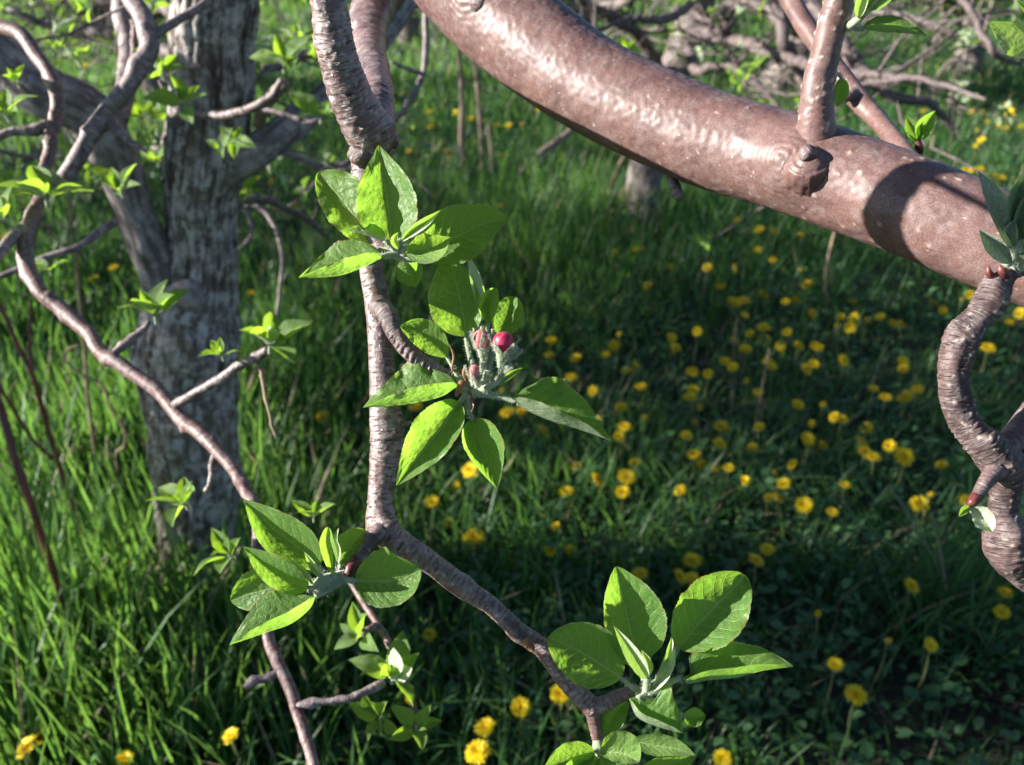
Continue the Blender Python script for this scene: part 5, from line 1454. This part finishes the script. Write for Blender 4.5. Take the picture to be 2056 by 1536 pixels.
STK = [
    ([(138, 400, 1.9, 2.5), (150, 500, 1.9, 3.5), (160, 602, 1.9, 3.5), (170, 704, 1.9, 3.8), (177, 806, 1.88, 4), (191, 909, 1.87, 4.2), (204, 1020, 1.86, 4.2), (215, 1110, 1.85, 4.5)], 'tall pale dry stalk standing left of the grey trunk'),
    ([(162, 694, 1.75, 2), (138, 700, 1.75, 2.5), (129, 722, 1.75, 2.5), (170, 756, 1.75, 3), (205, 772, 1.75, 3), (222, 818, 1.74, 3), (249, 861, 1.74, 3), (249, 898, 1.74, 2.8), (233, 914, 1.74, 2.8), (245, 1004, 1.74, 3), (252, 1120, 1.74, 3)], 'curling pale dry stem beside the tall dry stalk'),
    ([(150, 892, 1.75, 2), (71, 1017, 1.72, 2.8), (30, 1090, 1.7, 3), (0, 1160, 1.68, 3)], 'slanting straw crossing the lower left edge'),
    ([(155, 1133, 1.52, 4.5), (112, 1165, 1.5, 5), (74, 1197, 1.49, 4.5), (20, 1245, 1.47, 3)], 'short broken pale straw across the red cane'),
    ([(215, 880, 1.8, 3), (222, 960, 1.8, 3.5), (228, 1060, 1.8, 3.5), (232, 1130, 1.8, 4)], 'dark brown dry stalk close to the trunk foot'),
    ([(292, 1010, 1.6, 2), (300, 1100, 1.6, 2.5), (296, 1180, 1.6, 3)], 'thin brown stalk in front of the trunk foot'),
    ([(518, 740, 2.05, 2), (497, 800, 2.05, 2.8), (476, 870, 2.04, 3), (462, 940, 2.03, 3)], 'thin tan stalk leaning right of the grey trunk'),
    ([(920, 100, gy(951, 375) + .05, 4), (928, 200, gy(951, 375) + .03, 5), (927, 296, gy(951, 375), 5.5), (951, 375, gy(951, 375), 5.5)], 'tall brown dry stalk standing in the grass below the limb'),
    ([(950, 110, gy(972, 360), 3), (956, 140, gy(972, 360), 4), (963, 230, gy(972, 360), 4.5), (972, 360, gy(972, 360), 4.5)], 'second brown dry stalk just right of the tall one'),
    ([(980, 250, gy(992, 380), 2.5), (986, 300, gy(992, 380), 3), (992, 380, gy(992, 380), 3.5)], 'short brown dry stalk right of the two tall ones'),
    ([(1262, 296, gy(1212, 420), 3), (1254, 312, gy(1212, 420), 3.5), (1235, 350, gy(1212, 420), 3.5), (1212, 420, gy(1212, 420), 4)], 'leaning tan stalk beside the small leaning tree'),
    ([(1700, 400, gy(1664, 640), 2.5), (1672, 480, gy(1664, 640), 3), (1657, 565, gy(1664, 640), 3), (1664, 640, gy(1664, 640), 3.2)], 'crooked grey stalk rising behind the limb on the right'),
    ([(1545, 700, gy(1510, 900), 2), (1530, 780, gy(1510, 900), 2.2), (1510, 900, gy(1510, 900), 2.5)], 'pale dry stalk among the dandelions on the right'),
    ([(1480, 640, gy(1470, 760), 2), (1474, 690, gy(1470, 760), 2.4), (1470, 760, gy(1470, 760), 2.4)], 'short pale stalk between the dandelions below the limb'),
]
for st, lab in STK:
    gwood('dry_stalk', st, 'straw' if 'brown' not in lab else 'deadwood', lab, 'dry stalk', 'dry stalks in the grass')
fy = gy(1043, 372)
gwood('fallen_branch', [(1150, 235, fy + .35, 5), (1142, 266, fy + .3, 7), (1090, 305, fy + .15, 7), (1043, 352, fy + .02, 6), (1015, 400, fy - .03, 4)], 'deadwood', 'grey fallen branch lying in the grass left of the leaning tree', 'fallen branch')

# ------------------------------------------------------------------ dandelions, each a plant of its own
def flower_mesh(seed, old=0.0):
    rng = random.Random(seed)
    v, f, a = [], [], []
    for ring, (n, L, el) in enumerate(((26, 1.0, 0.10), (24, 0.88, 0.35), (20, 0.70, 0.62), (16, 0.48, 0.95), (10, 0.28, 1.25))):
        for k in range(n):
            az = 2 * math.pi * (k + rng.uniform(-.3, .3)) / n + ring * .2
            e = el + rng.uniform(-.12, .12)
            ll = L * rng.uniform(.88, 1.08)
            ca, sa = math.cos(az), math.sin(az)
            w = 0.075
            for (r_, hw) in ((0.06, w * .6), (ll * .6, w), (ll, w * .75)):
                rr, zz = r_ * math.cos(e), r_ * math.sin(e) * .75 - (0.10 * (r_ / max(ll, .1)) ** 2 if ring == 0 else 0) + 0.05
                v.append((ca * rr - sa * hw, sa * rr + ca * hw, zz))
                v.append((ca * rr + sa * hw, sa * rr - ca * hw, zz))
                a += [max(0, .75 - r_ * 0.9)] * 2
            b = len(v) - 6
            f += [(b, b + 1, b + 3, b + 2), (b + 2, b + 3, b + 5, b + 4)]
    mb = MB()
    mb.add(v, f, None, a)
    return mb.mesh('flower_head')


def cup_mesh():
    mb = MB()
    tube(mb, [(0, 0, -0.55), (0, 0, -0.40), (0, 0, -0.12), (0, 0, 0.06)], [0.10, 0.30, 0.34, 0.42], 10, 0.12, (0.05, 3))
    return mb.mesh('green_cup')


FH = [flower_mesh(s) for s in range(5)]
for me in FH:
    me.materials.append(M['yellow'])
CUP = cup_mesh()
CUP.materials.append(M['dstem'])
STEMS = []
for s in range(4):
    rng = random.Random(s)
    mb = MB()
    tube(mb, [(rng.uniform(-.12, .12), rng.uniform(-.12, .12), -0.30), (rng.uniform(-.1, .1), rng.uniform(-.1, .1), .1), (rng.uniform(-.06, .06), rng.uniform(-.06, .06), .55), (0, 0, 1.0)], [.016, .016, .0145, .013], 7, 0.12, (0.05, 4), seed=s)
    me = mb.mesh('stem')
    me.materials.append(M['dstem'])
    STEMS.append(me)


def dandelion(px, py, dia_px, label, group, seed):
    rng = random.Random(seed)
    h = rng.uniform(0.045, 0.115) + 0.075 * min(max((py - 1100) / 300, 0), 1) * (1.6 if px < 600 else 1.0)
    c = G(px, py, h)
    r = 1.06 * dia_px * depth_of(c) / FPX / 2
    r = min(max(r, 0.013), 0.029)
    gz = float(ground_z(c[0], c[1]))
    o = empty('dandelion', (c[0], c[1], gz), label, 'dandelion', group)
    tilt, az = abs(rng.gauss(0.25, 0.35)), rng.uniform(-1.6, 1.6)
    rot = Matrix.Rotation(az, 3, 'Z') @ Matrix.Rotation(tilt, 3, 'X') @ Matrix.Rotation(rng.uniform(0, 6), 3, 'Z')
    fh = bpy.data.objects.new('flower_head', FH[seed % 5])
    place(fh, o, c)
    fh.rotation_euler = rot.to_euler()
    sq = rng.uniform(0.8, 1.15)
    fh.scale = (r, r, r * sq)
    if rng.random() < 0.14:      # half closed head
        fh.scale = (r * 0.55, r * 0.55, r * 1.5)
    cu = bpy.data.objects.new('green_cup', CUP)
    place(cu, o, c)
    cu.rotation_euler = rot.to_euler()
    cu.scale = (r * .9, r * .9, r * .8)
    st = bpy.data.objects.new('stem', STEMS[seed % 4])
    place(st, o, (c[0], c[1], gz))
    st.scale = (0.13, 0.13, c[2] - gz - 0.35 * r)
    return o


def zz(ox, oy, lst):
    return [(ox + a[0] / 2.937, oy + a[1] / 2.937) + tuple(a[2:]) for a in lst]


DL = []
DL += zz(1356, 500, [(190, 110), (260, 225), (345, 315, 30), (400, 305, 30), (410, 390), (520, 270), (520, 465, 30), (575, 65), (750, 120), (775, 210), (650, 310), (710, 300), (1045, 310), (1340, 235), (975, 400), (1055, 405), (950, 455), (1030, 460), (660, 490), (440, 500), (130, 487), (345, 540),
                     (520, 535, 30), (415, 590), (620, 570), (725, 570), (825, 570), (990, 655), (540, 660), (340, 695), (770, 710, 28), (815, 680), (100, 725, 28), (105, 830), (420, 785), (490, 845), (1170, 825), (1345, 660), (1345, 705), (1285, 440), (1845, 585, 30), (1690, 295), (1740, 275), (2030, 380), (1970, 435),
                     (140, 935), (110, 1025), (270, 1045, 32), (495, 1050), (65, 1100), (110, 1210), (455, 1170), (155, 1275), (315, 1290), (1125, 1055), (1095, 1135), (1115, 1195, 32), (870, 1160), (1350, 1225, 40), (585, 1320), (690, 1270), (640, 1385), (1000, 1390), (1570, 1275), (1715, 1480), (1440, 1505, 38), (760, 1510, 36),
                     (0, 580), (490, 10), (1210, 400), (1520, 320), (1580, 360), (1240, 875)])
DL += zz(1356, 1016, [(925, 35), (100, 320, 40), (25, 415, 34), (95, 425, 32), (540, 255), (1390, 470), (840, 640), (1945, 510), (1925, 625), (1250, 795), (1505, 820), (945, 935, 32), (1065, 1115, 46), (280, 1490), (475, 320)])
DL += zz(600, 500, [(1890, 505), (1490, 540), (1860, 570), (1475, 625), (1630, 645), (1810, 625), (1930, 720), (1605, 755), (1735, 835), (1440, 1070), (1890, 1105), (1755, 1005), (1920, 1050), (1230, 965, 32), (1315, 955), (1195, 845), (1900, 935), (690, 925), (140, 990), (1015, 1305, 36), (925, 1405), (790, 1490),
                    (1580, 1430, 30), (1760, 1360, 36), (1935, 1345, 38), (1985, 1265), (1640, 1280), (130, 1165)])
DL += zz(600, 1016, [(885, 100), (1035, 185, 46), (1520, 125, 36), (1480, 260), (1600, 260), (2010, 400, 34), (775, 760, 50), (1545, 1110, 42), (1310, 1185, 40), (660, 1140, 36), (1100, 1305, 42), (1055, 1450, 52)])
DL += zz(0, 1016, [(160, 1425, 50), (235, 1370, 46), (1360, 1355, 36), (740, 1490, 36), (740, 355)])
DL += zz(600, 0, [(925, 665), (1015, 700), (1085, 715), (1160, 740), (1235, 740), (1315, 735), (870, 890), (890, 930), (1200, 920), (800, 1165, 24), (1410, 650), (650, 890), (780, 740), (1190, 1215), (1020, 850), (770, 660)])
DL += zz(1356, 0, [(1685, 270), (1725, 435), (1745, 660), (1810, 665), (1960, 610), (1990, 680), (1700, 1010, 24), (1750, 1005, 22), (1800, 1000), (1890, 1045, 22), (1840, 720), (2040, 750), (495, 1355), (580, 1365), (740, 1385), (485, 1475), (370, 1300), (1900, 740), (1950, 760), (1780, 770)])
DL += zz(0, 0, [(505, 385), (1600, 1075), (1745, 1215), (30, 1395), (1765, 880), (250, 235), (640, 40), (280, 40)])
DL += zz(0, 500, [(670, 110), (555, 175), (1565, 740), (1545, 890), (1895, 990), (1480, 265), (215, 1000), (1670, 1215)])
rx = random.Random(77)
DL += [(rx.uniform(1660, 2050), rx.uniform(215, 420)) for _ in range(34)]
DL = [a for i, a in enumerate(DL) if i < len(DL) - 34 or a[1] < 0.38 * (a[0] - 1640) + 235]
for _ in range(70):       # the drift goes on between them
    q = (rx.uniform(1230, 2050), rx.uniform(490, 1010))
    if q[1] > 0.40 * (q[0] - 1230) + 400 and not (1870 < q[0] and q[1] > 560):
        DL.append(q)
BIG = {(863, 1275): 'large bright dandelion just right of the small leaf cluster near the bottom', (959, 1510): 'lowest dandelion of the three below the hanging branch', (974, 1460): 'dandelion right above the lowest one near the bottom centre', (1046, 1419): 'dandelion on a tall stem under the hanging branch',
       (1126, 1394): 'dandelion half hidden behind the lower end of the hanging branch', (1719, 1396): 'large tilted dandelion alone at the lower right', (952, 1079): 'wide tilted dandelion just right of the fork of the hanging branch', (54, 1501): 'large dandelion in the bottom left corner, left of a touching pair',
       (80, 1482): 'large dandelion in the bottom left corner, right of a touching pair', (463, 1477): 'dandelion in the grass at the bottom left, left of the thin branch', (252, 1523): 'dandelion cut by the bottom edge on the left', (825, 1404): 'dandelion behind a thin twig near the bottom',
       (1117, 1058): 'round dandelion in the dark middle, right of the tilted one', (1390, 1125): 'round dandelion just above the right leaf of the large cluster', (873, 397): 'single dandelion in the grass right of the upright leaf'}
rng = random.Random(9)
ORD = ['leftmost', 'second', 'third', 'fourth', 'fifth', 'sixth', 'seventh', 'eighth', 'ninth', 'tenth', 'eleventh', 'twelfth', 'thirteenth', 'fourteenth', 'fifteenth', 'sixteenth', 'seventeenth', 'eighteenth', 'nineteenth', 'twentieth', 'twenty-first', 'twenty-second', 'twenty-third', 'twenty-fourth']


def where(px, py):
    if px < 700:
        return 'around the grey trunk, ' + ('behind it' if py < 500 else 'beside it')
    if py < 460 and px < 1330:
        return 'between the hanging branch and the limb'
    if (px > 1850 and py < 460) or py < 300:
        return 'above the right part of the limb, ' + ('higher up' if py < 300 else 'lower down')
    if px < 1230:
        return ('beside the flowering cluster' if py < 900 else 'beside the lower hanging branch')
    row = 'close under the limb' if py < 600 else 'level with the pink bud' if py < 740 else 'level with the flowering cluster' if py < 870 else 'just below the flowering cluster' if py < 1000 else 'level with the fork' if py < 1130 else 'low down'
    col = 'left of centre' if px < 1480 else 'mid right' if px < 1760 else 'near the gnarled branch'
    col = 'towards the middle' if px < 1480 else 'halfway to the gnarled branch' if px < 1760 else 'at the gnarled branch'
    return row + ' ' + col


cells = {}
for i, a in enumerate(DL):
    big = [l for (bx, by), l in BIG.items() if abs(bx - a[0]) < 7 and abs(by - a[1]) < 7]
    if big:
        cells[i] = big[0]
    else:
        cells.setdefault(where(a[0], a[1]), []).append(i)
labels = {}
for k, v in cells.items():
    if isinstance(v, str):
        labels[k] = v
        continue
    v.sort(key=lambda j: DL[j][0])
    for q, j in enumerate(v):
        labels[j] = ('lone dandelion ' if len(v) == 1 else 'leftmost dandelion ' if q == 0 else 'rightmost dandelion ' if q == len(v) - 1 else ORD[q] + ' dandelion from the left ') + k
for i, a in enumerate(DL):
    px, py = a[0], a[1]
    dia = a[2] if len(a) > 2 else float(np.interp(py, [0, 230, 570, 800, 1000, 1536], [11, 15, 22, 27, 30, 36])) * rng.uniform(0.8, 1.1)
    dandelion(px, py, dia, labels[i], 'dandelions in the orchard grass', 500 + i)
